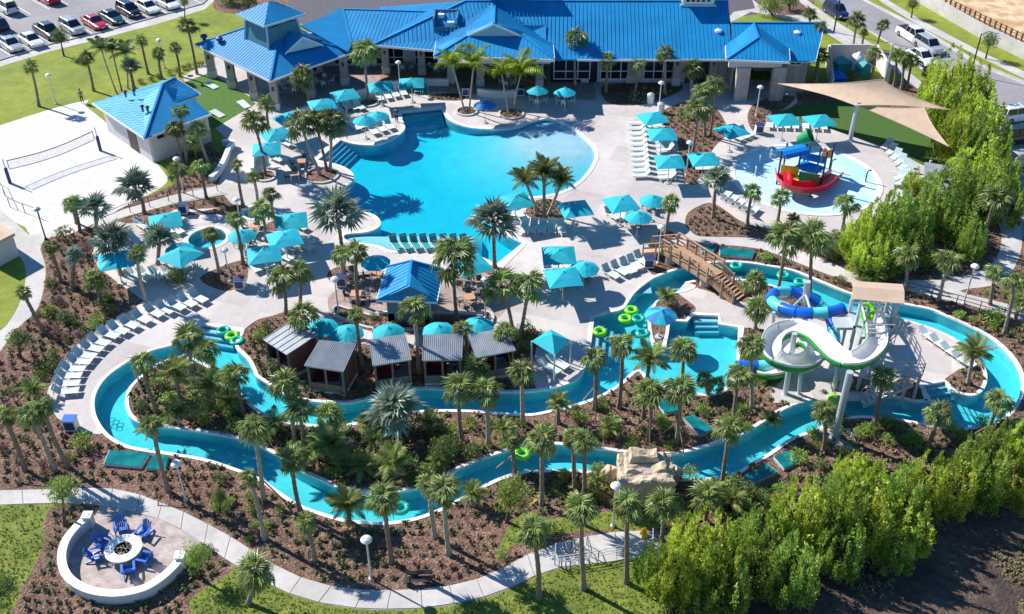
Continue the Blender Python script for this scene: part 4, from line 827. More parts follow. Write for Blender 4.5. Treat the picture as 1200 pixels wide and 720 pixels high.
# ---------------- slide tower and slides ----------------
tw=thing('slide_tower',P(1020,450),0,'grey steel slide tower with tan fabric canopy, railed platforms and stairs','slide tower')
T0=Vector(tw.location)
cz=8.5; c4=[P(999,350,cz),P(1060,356,cz),P(1058,333,cz),P(998,329,cz)]
mb=MB(); q=[p-T0 for p in c4]; n_=8
vs=[];fs=[]
for j in range(n_+1):
    for i in range(n_+1):
        s,t=i/n_,j/n_; p=lerpq(q,s,t); p=Vector(p); p.z+=.25-.9*abs(t-.5)*.6; vs.append(p)
for j in range(n_):
    for i in range(n_): k=j*(n_+1)+i; fs.append((k,k+1,k+n_+2,k+n_+1))
k=len(vs); vs+=[p-Vector((0,0,.06)) for p in vs]; fs+=[tuple(i+k for i in f)[::-1] for f in fs]; mb.add(vs,fs); mb.build('canopy','canvas_tan',tw)
X0,X1=q[3].x+.15,q[1].x-.15; Yf,Yb=q[0].y+.05,q[2].y-.1
for x in (X0,(X0+X1)/2,X1):
    for y in (Yf,Yb): mb=MB(); mb.box(x-.1,x+.1,y-.1,y+.1,0,cz-.15); mb.build('post','steel',tw)
def deck_(x0,x1,y0,y1,z,sides='FBLR',name='platform'):
    mb=MB(); mb.box(x0,x1,y0,y1,z-.22,z); pf=mb.build(name,'steel',tw)
    ed={'F':((x0,y0),(x1,y0)),'B':((x0,y1),(x1,y1)),'L':((x0,y0),(x0,y1)),'R':((x1,y0),(x1,y1))}
    for s in sides:
        (a,b),(c,d_)=ed[s]; A=Vector((a,b,z)); B=Vector((c,d_,z)); r=MB()
        for h_ in (.35,.7,1.05): r.bar(A+Vector((0,0,h_)),B+Vector((0,0,h_)),.05,.05,up=(0,0,1))
        nn=max(1,int((B-A).length/.9))
        for i in range(nn+1): p=A.lerp(B,i/nn); r.bar(p,p+Vector((0,0,1.08)),.05)
        r.build('railing','steel',pf)
deck_(X0-.1,X1+.1,Yf-.1,Yb+.1,6.1,'BR'); deck_(X0,X0+2.2,Yf-1.3,Yf-.12,6.08,'F'); deck_(X0-1.3,X0-.12,Yf,Yf+1.3,5.9,'')
deck_(X1+.1,X1+1.8,Yf-1.6,Yf+.3,4.1,'R'); L0=P(1022,437,2.3)-T0; L1=P(1067,407,2.3)-T0
deck_(L0.x,L1.x-.2,L0.y-.3,L1.y-.3,2.3,'FR')
def stair(x0,x1,y,z0,z1,dy=1.0):
    n=9; s=MB()
    for i in range(n):
        x=x0+(x1-x0)*(i+.5)/n; z=z0+(z1-z0)*(i+.5)/n; t=MB(); t.box(x-.15,x+.15,y,y+dy,z-.04,z); t.build('stair_tread','steel',tw)
    for yy in (y,y+dy):
        t=MB(); t.bar((x0,yy,z0),(x1,yy,z1),.08,.25); t.bar((x0,yy,z0+.95),(x1,yy,z1+.95),.06); t.bar((x0,yy,z0+.5),(x1,yy,z1+.5),.04)
        for i in range(6): x=x0+(x1-x0)*i/5; z=z0+(z1-z0)*i/5; t.bar((x,yy,z),(x,yy,z+.95),.045)
        t.build('stair_rail','steel',tw)
stair(X1+1.7,X1+.2,Yf+.3,4.1,6.0,.9) ; stair(L0.x+.2,X1+.6,L0.y+.9,2.4,4.1,.9); stair(L0.x+2.6,L0.x-.6,L0.y-1.3,2.2,0.1,.9)
for x,y,z in ((L0.x+.1,L0.y-.2,2.2),(L1.x-.3,L0.y-.2,2.2),(L1.x-.3,L1.y-.4,2.2),(X1+1.5,Yf-1.5,4),(X1-.5,Yf-1.5,4)): mb=MB(); mb.box(x-.09,x+.09,y-.09,y+.09,0,z); mb.build('post','steel',tw)
p=P(1014,372,6.1)-T0; mb=MB(); mb.tube([(p.x+.5*math.cos(t),p.y+.5*math.sin(t),6.6+.3*math.sin(t)) for t in [k*math.pi/6 for k in range(13)]],.16,8); mb.build('tube_on_platform','lime',tw)
def slidepath(pts,step=6): return spline([P(*p) for p in pts],False,step)
def flume(root,pts,Rr,secs,shell=None,half=True,name='flume'):
    path=slidepath(pts); n=len(path); O=Vector(root.location); k=0; per=max(6,n//secs)
    for s in range(0,n-1,per):
        seg=path[s:min(n,s+per+1)]
        if len(seg)<2: continue
        col=shell[k%len(shell)] if isinstance(shell,list) else None
        if half:
            A=[math.pi*(1+i/8) for i in range(9)]
            inner=[(Rr*1.12*math.cos(a),Rr*(.15+math.sin(a))+Rr*.75) for a in A]; outer=[(Rr*q[0],Rr*q[1]) for q in ((1.26,.62),(1.3,.3),(1.15,-.15),(.7,-.36),(0,-.45),(-.7,-.36),(-1.15,-.15),(-1.3,.3),(-1.26,.62))]
            inner[0]=(inner[0][0],Rr*1.0); inner[-1]=(inner[-1][0],Rr*1.0)
            mb=MB(); mb.sweep([p-O for p in seg],inner+[(1.2*Rr,Rr)]+[(o[0]*.95,o[1]+.04) for o in outer]+[(-1.2*Rr,Rr)],False,False); mb.build(name,shell[0],root,smooth=True)
            if len(shell)>1:
                mb=MB(); mb.sweep([p-O for p in seg],outer+[(o[0]*.97,o[1]+.02) for o in outer[::-1]],False,False); mb.build(name+'_shell',shell[1],root,smooth=True)
        else:
            mb=MB(); mb.tube([p-O for p in seg],Rr,14,False); 
            mb.tube([seg[0]-O,seg[0]-O+(seg[1]-seg[0]).normalized()*.12],Rr*1.12,14,False)
            mb.build(name,col,root,smooth=True)
        k+=1
ws=thing('open_water_slide',P(940,445),0,'white open spiral water slide with green underside winding round a grey post','water slide')
WP=[(1020,366,6.45),(1023,378,6.3),(1026,392,6.05),(1025,408,5.8),(1012,421,5.65),(996,426,5.5),(981,421,5.3),(969,410,5.1),(957,398,4.9),(944,391,4.75),(928,388,4.55),(911,393,4.3),(903,405,4.1),(906,419,3.8),(921,428,3.5),(939,429,3.2),(952,422,2.9),(955,411,2.6),(945,402,2.3),(931,401,2.0),(918,408,1.7),(914,420,1.3),(918,432,.9),(903,438,.55),(890,436,.4)]
flume(ws,WP,.60,9,['slide_white','slide_green'])
bs=thing('tube_water_slide',P(945,430),0,'blue and aqua enclosed tube slide looping beside the slide tower','water slide')
BP=[(988,362,5.8),(972,366,5.7),(957,367,5.55),(942,367,5.4),(926,364,5.2),(912,359,5.0),(904,351,4.85),(908,344,4.7),(922,342,4.5),(938,345,4.3),(952,352,4.0),(965,362,3.6),(973,374,3.2),(977,388,2.8),(978,401,2.4),(972,412,1.9),(957,419,1.5),(938,421,1.2),(920,424,.9),(903,428,.7),(885,429,.5),(862,429,.35)]
flume(bs,BP,.43,18,['slide_blue','slide_aqua','slide_blue','slide_blue','slide_aqua'],False)
for o_,lst in ((ws,((978,513,996,436,.24),(920,462,931,391,.2),(978,456,982,425,.22),(936,462,938,434,.14),(1018,440,1021,392,.14))),(bs,((941,402,945,330,.26),(984,428,977,396,.16),(905,408,906,366,.14)))):
    for bx,by,tx,ty,r in lst:
        b=P(bx,by); t=up(b,tx,ty); t=Vector((b.x+(t.x-b.x)*.9,b.y,t.z)); mb=MB(); mb.tube([b-Vector(o_.location),t-Vector(o_.location)],r,12); pp=mb.build('support_post','steel',o_)
        mb=MB(); mb.tube([b-Vector(o_.location)+Vector((0,0,.0)),b-Vector(o_.location)+Vector((0,0,.06))],r*1.8,12); mb.build('base_plate','steel',pp)
b=P(941,402); t=up(b,944,345)-Vector(bs.location)
for px,py,z in ((925,364,5.0),(950,364,5.3)): mb=MB(); mb.tube([t,P(px,py,z)-Vector(bs.location)],.1,8); mb.build('brace','steel',bs)
for nm,px,py,w_,h_ in (('concrete_pad',980,515,2.6,2.2),('concrete_pad',921,463,2.2,1.9),('concrete_pad',977,457,3.6,2.6)):
    p=P(px,py); mb=MB(); mb.box(p.x-w_/2,p.x+w_/2,p.y-h_/2,p.y+h_/2,.0,.05); mb.build(nm,'concrete',kind='structure')
# ---------------- splash play structure ----------------
pg=thing('splash_playground',P(938,220),0,'multicoloured splash playground with curved red slide and green bucket in the round splash pad','playground'); G0=Vector(pg.location)
for bx,by,tx,ty in ((910,216,915,177),(918,196,922,168),(932,216,937,180),(940,200,943,174),(946,192,948,171),(957,200,961,174),(961,222,966,178),(970,208,973,168),(953,224,956,196)):
    b=P(bx,by); t=up(b,tx,ty); mb=MB(); mb.tube([b-G0,Vector((b.x,b.y,t.z))-G0],.1,8); mb.build('post','navy_post',pg)
A,B=P(915,182,3.2),P(942,176,3.2); 
nA=Vector((0,1.5,0)); mb=MB(); sec=[(-.95,0),(-.7,.35),(-.3,.52),(.3,.52),(.7,.35),(.95,0),(.9,-.03),(.66,.3),(.28,.46),(-.28,.46),(-.66,.3),(-.9,-.03)]
mb.sweep([A-G0,B-G0],sec); mb.build('barrel_roof','blue_plastic',pg)
c=P(943,162,4.0)-G0; mb=MB(); mb.m=Matrix.Translation(c)@Matrix.Rotation(.9,4,'Y')@Matrix.Rotation(.3,4,'X'); mb.lathe([(0,-.7),(.45,-.7),(.72,.6),(.78,.65),(.68,.6),(.42,-.6)],18); mb.build('bucket','green_plastic',pg,smooth=False)
b=P(941,197); mb=MB(); mb.tube([b-G0,b-G0+Vector((0,0,4))],.1,8); mb.build('bucket_post','navy_post',pg)
def pan(pts,m,nm,t=.1):
    mb=MB(); mb.slab([P(*a)-G0 for a in pts],t); mb.build(nm,m,pg)
pan([(930,196,1.9),(958,203,1.9),(968,196,1.9),(942,188,1.9)],'blue_plastic','platform')
pan([(912,210,1.2),(934,214,1.2),(940,206,1.2),(918,202,1.2)],'yellow_plastic','platform')
def vpan(a,b,z0,z1,m,nm):
    a=P(*a)-G0; b=P(*b)-G0; mb=MB(); mb.bar(Vector((a.x,a.y,(z0+z1)/2)),Vector((b.x,b.y,(z0+z1)/2)),.08,z1-z0,up=(0,0,1)); mb.build(nm,m,pg)
vpan((912,216),(932,219),1.2,2.2,'yellow_plastic','side_panel'); vpan((933,222),(957,226),.4,2.0,'green_plastic','side_panel'); vpan((934,206),(962,212),1.9,2.7,'blue_plastic','side_panel'); vpan((957,212),(970,206),2.2,3.1,'yellow_plastic','side_panel'); vpan((961,200),(970,206),1.9,2.6,'red_plastic','side_panel')
RS=[(916,203,1.7),(918,212,1.45),(926,219,1.25),(938,222,1.05),(951,222,.9),(963,219,.72),(972,212,.5),(980,205,.35)]
path=slidepath(RS,4); mb=MB(); mb.sweep([p-G0 for p in path],[(-.62,.55),(-.5,.0),(.5,.0),(.62,.55),(.7,.55),(.58,-.1),(-.58,-.1),(-.7,.55)],False,True); mb.build('slide_chute','red_plastic',pg,smooth=False)
for k in (4,10,16,22):
    if k<len(path): p=path[k]-G0; mb=MB(); mb.tube([(p.x,p.y,-.0),(p.x,p.y,p.z-.05)],.08,8); mb.build('slide_leg','navy_post',pg)
b=P(971,220); t=up(b,974,168)
for px,py,c_ in ((1014,213,'navy_post'),(973,200,'green_plastic')):
    p=P(px,py); o=thing('spray_post',p,0,'dark bent water spray post at the right edge of the splash pad' if px>1000 else 'thin green spray post behind the play slide','spray post'); mb=MB(); mb.tube([(0,0,0),(0,0,1.1),(.1,-.1,1.3),(.35,-.1,1.35)],.07,8); mb.build('pipe',c_,o); mb=MB(); mb.lathe([(.14,0),(.14,.06),(.08,.1)],10); mb.build('base_plate','steel',o)
for px,py in ((890,192),(885,205),(903,185)):
    p=P(px,py); o=thing('water_jet',p,0,None,'water jet'); mb=MB(); mb.lathe([(.12,0),(.05,.5),(.1,.9),(0,1.05)],8); mb.build('jet','white',o); mb=MB(); mb.lathe([(.16,0),(.16,.04),(.1,.05)],10); mb.build('nozzle','steel',o); autolabel(o,'small white water jet')
# ---------------- shade sails ----------------
def sail(cs,label,pull=.16):
    cs=[P(*c) for c in cs]; ctr=sum(cs,Vector())/len(cs); n=12; vs=[];fs=[]
    if len(cs)==3: cs=[cs[0],cs[1],cs[1]*.999+cs[2]*.001,cs[2]]
    for j in range(n+1):
        for i in range(n+1):
            s,t=i/n,j/n; p=lerpq(cs,s,t)
            e=0
            for w,a in ((4*s*(1-s),abs(t-.5)*2),(4*t*(1-t),abs(s-.5)*2)): e+=w*a**2
            vs.append(p+(ctr-p)*pull*e*1.0)
    for j in range(n):
        for i in range(n): k=j*(n+1)+i; fs.append((k,k+1,k+n+2,k+n+1))
    k=len(vs); vs+=[p-Vector((0,0,.02)) for p in vs]; fs+=[tuple(i+k for i in f)[::-1] for f in fs]
    o=thing('shade_sail',Vector((ctr.x,ctr.y,0)),0,label,'shade sail','tan shade sails'); mb=MB(); mb.m=Matrix.Translation(-Vector((ctr.x,ctr.y,0))); mb.add(vs,fs); mb.build('cloth','canvas_tan',o,smooth=True)
    ed=MB(); ed.m=mb.m
    for row in ([j*(n+1) for j in range(n+1)],[j*(n+1)+n for j in range(n+1)],list(range(n+1)),[n*(n+1)+i for i in range(n+1)]):
        ed.tube([vs[i] for i in row],.035,5,False)
    ed.build('edge_rope','canvas_tan',o)
    return o
sA=sail([(911,98,3.6),(1003,124,4.4),(1114,129,4.6),(1033,93,6.2)],'large tan shade sail reaching from the clubhouse corner to the bright trees')
sB=sail([(1006,124,4.1),(1112,172,3.4),(1083,126,5.0)],'smaller lower tan shade sail nearest the loungers by the splash pad',.12)
def polething(bx,by,h,r,label,m='steel'):
    b=P(bx,by); o=thing('sail_post',b,0,label,'post','posts of the shade sails'); mb=MB(); mb.tube([(0,0,0),(0,0,h)],[r,r*.85],12); mb.build('shaft',m,o); mb=MB(); mb.lathe([(r*1.8,0),(r*1.8,.05),(r,.08)],12); mb.build('base_plate',m,o)
polething(996,165,4.5,.27,'thick light grey post holding the near corner of the large sail'); 
polething(908,112,3.7,.14,'slim white sail post at the clubhouse corner','white'); polething(1109,193,3.5,.14,'pale sail post in the shade right of the green turf')
polething(1033,112,6.2,.14,'tall sail post by the service yard wall'); polething(1114,150,4.7,.13,'sail post hidden among the bright trees'); polething(1086,150,5.0,.12,'sail post carrying the far corner of the smaller sail')
# ---------------- parasols ----------------
def parasol(kind,m,seed=0):
    o=thing('parasol',(0,0,0)); o['category']='parasol'; o['group']='pool parasols'
    if kind=='sq':
        w=1.42; z0,z1=2.35,2.95; e=[(-w,-w),(w,-w),(w,w),(-w,w)]; m_=[(0,-w*.97),(w*.97,0),(0,w*.97),(-w*.97,0)]
        vs=[];fs=[]; nE=4
    ring=[]
    if kind=='sq':
        for i in range(4):
            for t in (0,.5):
                a,b=e[i],e[(i+1)%4]; f=1 if t==0 else .985; ring.append((Vector((a[0]*(1-t)+b[0]*t,a[1]*(1-t)+b[1]*t,z0+(.04 if t else 0)))))
    else:
        w=1.3 if kind=='oct' else 1.3; z0,z1=2.1,2.7
        for i in range(16):
            a=math.pi*i/8; r=w*(1 if i%2==0 else .945); ring.append(Vector((r*math.cos(a),r*math.sin(a),z0+(0 if i%2==0 else .03))))
    n=len(ring); mid=[Vector((p.x*.5,p.y*.5,z0+(z1-z0)*.58)) for p in ring]
    if kind=='blue2': groups_=[('canvas_blue',0),('canvas',1)]
    else: groups_=[(m,None)]
    for gm,par in groups_:
        mb=MB(); vs=ring+mid+[Vector((0,0,z1))]; fs=[]
        for i in range(n):
            if par is not None and (i//2)%2!=par: continue
            j=(i+1)%n; fs+=[(i,j,n+j,n+i),(n+i,n+j,2*n)]
        k=len(vs); vs=vs+[p-Vector((0,0,.025)) for p in vs]; fs+=[tuple(i+k for i in f)[::-1] for f in fs]
        for i in range(n):
            if par is not None and (i//2)%2!=par: continue
            j=(i+1)%n; fs.append((i,i+k,j+k,j))
        mb.add(vs,fs); cn=mb.build('canopy',gm,o)
    mb=MB(); mb.tube([(0,0,0),(0,0,z1+.12)],.035 if kind!='sq' else .05,8); mb.build('pole','pole',o)
    for i in range(0,n,2): mb=MB(); mb.bar(ring[i]*.97+Vector((0,0,.0)),(0,0,z1-.05),.03,.03); mb.build('rib','pole',o)
    mb=MB(); mb.lathe([(.34,0),(.34,.08),(.1,.12),(.08,.35)],14); mb.build('base','steel',o)
    mb=MB(); mb.lathe([(.02,z1),(.06,z1+.06),(.02,z1+.14),(0,z1+.16)],8); mb.build('finial','white',o)
    return proto(o)
PS={'sq':parasol('sq','canvas'),'oct':parasol('oct','canvas'),'blue':parasol('oct','canvas_blue'),'two':parasol('blue2','canvas')}
used=set(); PZ={'sq':2.6,'oct':2.35,'blue':2.35,'two':2.35}
SQ=[(377,120,20),(404,109,24),(446,99,12),(482,95,5),(338,136,40),(323,155,30),(312,172,10),(765,136,18),(776,155,4),(785,187,2),(825,184,5),(858,151,28),(920,138,10),(961,139,12),(341,256,12),(333,277,22),(309,295,15),(193,256,20),(604,233,20),(674,242,15),(728,236,18),(655,296,2),(660,322,10),(135,302,20),(211,297,60),(552,308,30)]
OC=[(442,134),(427,139),(630,104),(662,106),(283,274),(210,290),(440,305),(765,233),(748,252),(685,312),(377,381),(407,388),(455,387),(514,385),(560,379),(150,300)]
def use(dct,key,loc,rz,**k):
    pr=dct[key]
    if id(pr) not in used: used.add(id(pr)); pr.location=loc; pr.rotation_euler=(0,0,rz); return pr
    return dup(pr,loc,rz,**k)
for px,py,a in SQ:
    p=P(px,py,2.65); o=use(PS,'sq',Vector((p.x,p.y,0)),R(a)); autolabel(o,'square turquoise parasol')
for px,py in OC:
    p=P(px,py,2.4); o=use(PS,'oct',Vector((p.x,p.y,0)),rnd.random()); autolabel(o,'round turquoise parasol')
for px,py in ((568,121),): p=P(px,py,2.4); o=use(PS,'blue',Vector((p.x,p.y,0)),.2); o['label']='small dark blue parasol on the deck between the two yellow-green palm clumps'
for px,py in ((775,367),): p=P(px,py,2.4); o=use(PS,'two',Vector((p.x,p.y,0)),.2); o['label']='round two-tone blue parasol in the mulch wedge beside the slide landing pool'
# big canopy by the river
cp=thing('fabric_pavilion',P(646,440),0,'teal square fabric pavilion shading two loungers at the river steps','pavilion'); c=P(646,401,2.6)-Vector(cp.location); c.z=0
w=[P(623,400,2.55),P(650,417,2.55),P(669,399,2.55),P(645,386,2.55)]; w=[p-Vector(cp.location) for p in w]; ap=sum(w,Vector())/4+Vector((0,0,.7))
for i in range(4): mb=MB(); mb.slab([w[i],w[(i+1)%4],ap],.05); mb.build('canopy_panel','canvas',cp)
for p in w: mb=MB(); mb.tube([(p.x,p.y,0),(p.x,p.y,p.z)],.06,8); mb.build('post','pole',cp)
# ---------------- loungers ----------------
def lounger(m='sling',mb_='sling_shaded',ang=50):
    o=thing('sun_lounger',(0,0,0)); o['category']='sun lounger'; o['group']='sun loungers'    # foot towards +x, head towards -x
    W_=.34; hz=.36; bx=-.35; hx=bx-.72*math.cos(R(ang)); hz2=hz+.72*math.sin(R(ang))
    f=MB()
    for y in (-W_,W_): f.tube([(1.0,y,hz),(bx,y,hz)],.028,6); 
    f.build('side_rail','white',o,kind='stuff')
    for x in (.85,-.35):
        for y in (-W_,W_): l=MB(); l.tube([(x,y,hz),(x+.05,y,0)],.025,6); l.build('leg','white',o)
    s=MB(); s.add([(1.0,-W_+.02,hz+.01),(1.0,W_-.02,hz+.01),(.3,W_-.02,hz-.015),(.3,-W_+.02,hz-.015),(bx,-W_+.02,hz+.01),(bx,W_-.02,hz+.01)],[(0,1,2,3),(3,2,5,4)]); 
    k=len(s.v); s.add([v-Vector((0,0,.025)) for v in s.v[:]],[(3,2,1,0),(4,5,2,3)]); s.build('seat_sling',m,o)
    b=MB(); b.bar((bx,0,hz+.0),(hx,0,hz2),W_*2-.04,.03,up=(0,0,1)); b.build('backrest',mb_,o)
    b=MB(); 
    for y in (-W_,W_): b.tube([(bx,y,hz),(hx,y,hz2)],.026,6)
    b.build('back_frame','white',o,kind='stuff')
    b=MB(); b.bar((hx*.85,0,hz2-.1),(bx-.45,0,.2),.5,.03); b.build('back_prop','white',o)
    return proto(o)
LG={'w':lounger(),'t':lounger('teal_plastic','teal_plastic',60),'f':lounger('sling','sling',28)}
nl=[0]
def put_l(h,f,k='w',label=None):
    H=P(*h); F__=P(*f); c=(H+F__)/2; d=(F__-H); o=use(LG,k,c+d.normalized()*-.0,math.atan2(d.y,d.x)); nl[0]+=1
    if label: o['label']=label
    return o
L1=[(62,464),(64,454),(67,444),(72,435),(80,426),(87,418),(96,409),(105,401),(117,392),(129,386),(142,379),(157,372),(172,365),(185,361),(198,357),(211,353),(224,348)]
for i,(x,y) in enumerate(L1):
    a=P(x,y); t=i/(len(L1)-1); dx,dy=24-6*t,-2+11*min(1,t*1.5); b=P(x+dx,y+dy); d=(b-a).normalized()*1.9
    c=a+d*.5; o=use(LG,'w',c,math.atan2(d.y,d.x)); o['label']=f'{ORD[i]} lounger from the near end of the curved row left of the river'
def row(label,n,h0,f0,h1,f1,k='w',vary=0):
    for i in range(n):
        t=i/max(1,n-1); h=(h0[0]+(h1[0]-h0[0])*t,h0[1]+(h1[1]-h0[1])*t); f=(f0[0]+(f1[0]-f0[0])*t,f0[1]+(f1[1]-f0[1])*t)
        o=put_l(h,f,k); H=P(*h); d=(P(*f)-H).normalized(); o.location=H+d*.98; o.rotation_euler=(0,0,o.rotation_euler[2]+rnd.uniform(-.05,.05)*1)
        nm='pale' if k!='t' else 'teal'
        o['label']=(f'{nm} lounger, {ORD[i]} '+label) if n>1 else f'{nm} sun lounger '+label
row('in the long column right of the main pool, from the top',11,(757,147),(738,147),(763,208),(741,209))
row('under the third parasol of the right bed, from the top',4,(791,197),(776,197),(793,210),(778,211)); row('under the second parasol of the right bed, from the top',3,(788,167),(773,169),(790,177),(775,179)); row('under the top parasol of the right bed, from the top',2,(773,143),(759,145),(778,149),(763,151))
row('right of the lamp in the right bed, from the left',4,(817,192),(820,206),(838,192),(842,206)); row('under the parasol between bed and splash pad, from the left',3,(853,160),(868,166),(866,155),(882,162))
row('in the row above the splash pad, from the left',4,(901,144),(902,156),(931,145),(932,157)); row('under the right parasol above the splash pad, from the left',3,(943,145),(944,157),(964,146),(965,158))
row('on the right rim of the splash pad, from the top',6,(1043,170),(1033,179),(1068,200),(1056,209)); row('on the lower right of the splash pad, from the top',2,(1060,206),(1048,213),(1062,213),(1050,220))
row('standing in shallow water on the sun shelf, from the left',8,(459,283),(466,293),(541,283),(548,293),'t')
row('in the group of three by the twin round parasols, from the left',3,(706,318),(727,331),(726,310),(747,322)); row('in the line just left of the bridge, from the left',3,(726,311),(744,322),(742,302),(758,313)) if False else row('in the line just left of the bridge, from the left',3,(727,311),(743,323),(743,302),(760,314))
row('by the parasol above the tan tables, from the left',3,(640,314),(646,327),(660,306),(668,318)); row('in front of the palm island, from the left',5,(617,264),(611,276),(656,264),(659,277)); row('under the parasol right of the palm island, from the left',3,(709,250),(723,259),(729,248),(743,257)); row('left of the palm island, from the left',2,(594,248),(600,258),(604,246),(610,256))
row('on the lower left rim of the splash pad, from the left',5,(845,238),(851,232),(877,256),(884,249))
row('top row between the four terrace parasols, from the left',3,(402,124),(412,132),(416,124),(426,131)); row('beside the main pool steps, from the left',4,(413,147),(422,157),(434,140),(443,150)); row('close to the pool edge by the steps, from the left',3,(433,152),(442,160),(452,146),(461,154)); row('behind the pool steps under the terrace wall, from the left',4,(442,113),(449,122),(470,107),(476,116)); row('in the shade under the square parasol, from the left',2,(489,103),(491,115),(498,103),(500,115),'t')
row('in the shade beside the low left parasols, from the top',3,(334,150),(344,156),(321,185),(333,188)); row('by the left terrace wall, from the top',2,(315,186),(327,190),(309,196),(320,199))
row('at the big turquoise parasols left of the bar, from the top',4,(343,264),(356,270),(324,300),(338,306)); row('above the small mulch bed left of the bar, from the left',3,(293,310),(303,320),(308,304),(317,314)); row('by the two overlapping parasols, from the left',2,(341,280),(354,285),(350,287),(362,293))
row('lying in the palm shade of the left terrace, from the top',4,(160,262),(172,270),(134,312),(146,320),'f'); row('in the shade left of the round spa, from the left',4,(150,322),(160,330),(192,318),(203,326),'f'); row('by the shaded parasol on the left terrace, from left',3,(178,268),(188,276),(200,268),(212,275),'f')
row('on the sunny landing behind the slide tower, from the left',4,(1076,390),(1088,398),(1115,418),(1128,426),'f'); row('under the teal pavilion, from the left',2,(632,428),(646,436),(642,422),(656,430),'f')
row('below the terrace wall near its left palm, from left',3,(368,132),(378,139),(392,127),(402,135))
# ---------------- tables and chairs ----------------
def mk_table():
    o=thing('cafe_table',(0,0,0)); o['category']='table'; o['group']='square cafe tables'
    b=MB(); b.box(-.45,.45,-.45,.45,.70,.74); b.build('tabletop','table_top',o); b=MB(); b.box(-.46,.46,-.46,.46,.68,.70); b.build('frame','iron',o)
    for x in (-.4,.4):
        for y in (-.4,.4): l=MB(); l.box(x-.025,x+.025,y-.025,y+.025,0,.68); l.build('leg','white',o)
    return proto(o)
def mk_chair(m,fm):
    o=thing('patio_chair',(0,0,0)); o['category']='chair'; o['group']='patio chairs'
    b=MB(); b.box(-.24,.24,-.22,.24,.42,.46); b.build('seat',m,o); b=MB(); b.add([(-.24,-.22,.46),(.24,-.22,.46),(.24,-.32,.95),(-.24,-.32,.95),(-.24,-.25,.46),(.24,-.25,.46),(.24,-.35,.95),(-.24,-.35,.95)],[(0,1,2,3),(7,6,5,4),(3,2,6,7),(0,3,7,4),(1,5,6,2)]); b.build('backrest',m,o)
    for x in (-.22,.22):
        for y in (-.2,.22): l=MB(); l.box(x-.02,x+.02,y-.02,y+.02,0,.42); l.build('leg',fm,o)
    for x in (-.26,.26): l=MB(); l.bar((x,-.28,.66),(x,.2,.66),.04,.03); l.build('armrest',fm,o)
    return proto(o)
TB={'t':mk_table()}; CHR={'d':mk_chair('cloth_grey','iron'),'w':mk_chair('white','white')}
TT=[(412,331,'d'),(441,328,'d'),(418,352,'d'),(541,330,'d'),(565,341,'d'),(550,356,'d'),(354,196,'d'),(346,211,'d'),(299,272,'d'),(287,288,'d'),(764,245,'d'),(746,264,'d'),(684,325,'d'),(659,333,'d'),(378,394,'d'),(406,398,'d'),(455,399,'w'),(514,398,'w'),(560,390,'w'),(630,121,'w'),(662,122,'w'),(476,81,'w'),(513,83,'w'),(343,107,'w'),(381,99,'w'),(595,100,'w')]
for px,py,k in TT:
    p=P(px,py); a=rnd.uniform(-.3,.3); t=use(TB,'t',p,a); t['label']='x'; autolabel(t,'square tan-topped cafe table')
    for i in range(4 if k=='w' or rnd.random()<.8 else 3):
        b=a+i*math.pi/2+rnd.uniform(-.2,.2); d=Vector((math.cos(b),math.sin(b),0)); c_=use(CHR,k,p+d*rnd.uniform(.72,.9),b+math.pi/2); autolabel(c_,'dark patio chair' if k=='d' else 'white patio chair')
# ---------------- lamp posts ----------------
LP=[(66,122,54,88),(193,80,186,47),(270,330,262,293),(218,587,206,543),(435,679,429,632),(718,617,721,569),(1129,356,1142,312),(469,107,466,73),(397,368,390,327),(569,373,565,328),(804,206,806,167),(772,131,774,97),(886,136,890,102),(771,309,773,266),(215,226,207,186),(54,281,42,245),(282,262,280,238)]
def mk_lamp(h,dark=False):
    o=thing('lamp_post',(0,0,0)); o['category']='lamp post'; o['group']='garden lamp posts'; m='iron' if dark else 'pole'
    b=MB(); b.tube([(0,0,.1),(0,0,h-.25)],[.07,.05],10); b.build('pole',m,o); b=MB(); b.lathe([(.16,0),(.16,.12),(.08,.2),(.07,.4)],12); b.build('base',m,o)
    b=MB(); b.lathe([(.06,h-.3),(.16,h-.22),(.13,h-.12),(.33,h-.1),(.35,h-.03),(.25,h+.1),(.1,h+.18),(0,h+.2)],18); b.build('lamp_head','white' if not dark else 'steel',o,smooth=False); return proto(o)
for i,(bx,by,tx,ty) in enumerate(LP):
    b=P(bx,by); h=max(2.6,up(b,tx,ty).z); k=bx==54; o=mk_lamp(h,k); o.location=b; autolabel(o,'slender dark pole lamp' if k else 'slender white-capped lamp post')
def street(bx,by,h,arm,label):
    o=thing('street_light',P(bx,by),0,label,'street light'); b=MB(); b.tube([(0,0,0),(0,0,h)],[.11,.07],10); b.build('pole','iron',o); b=MB(); b.tube([(0,0,h-.1),(arm*.5,-.2,h+.35),(arm,-.4,h+.3)],.05,8); b.build('arm','iron',o); b=MB(); b.box(arm-.1,arm+.5,-.58,-.25,h+.2,h+.32); b.build('lamp_head','steel',o)
street(977,38,7.5,1.2,'tall dark street light at the kerb beside the navy car'); street(1137,88,5.2,1.3,'dark bent-arm street light rising behind the bright trees'); 
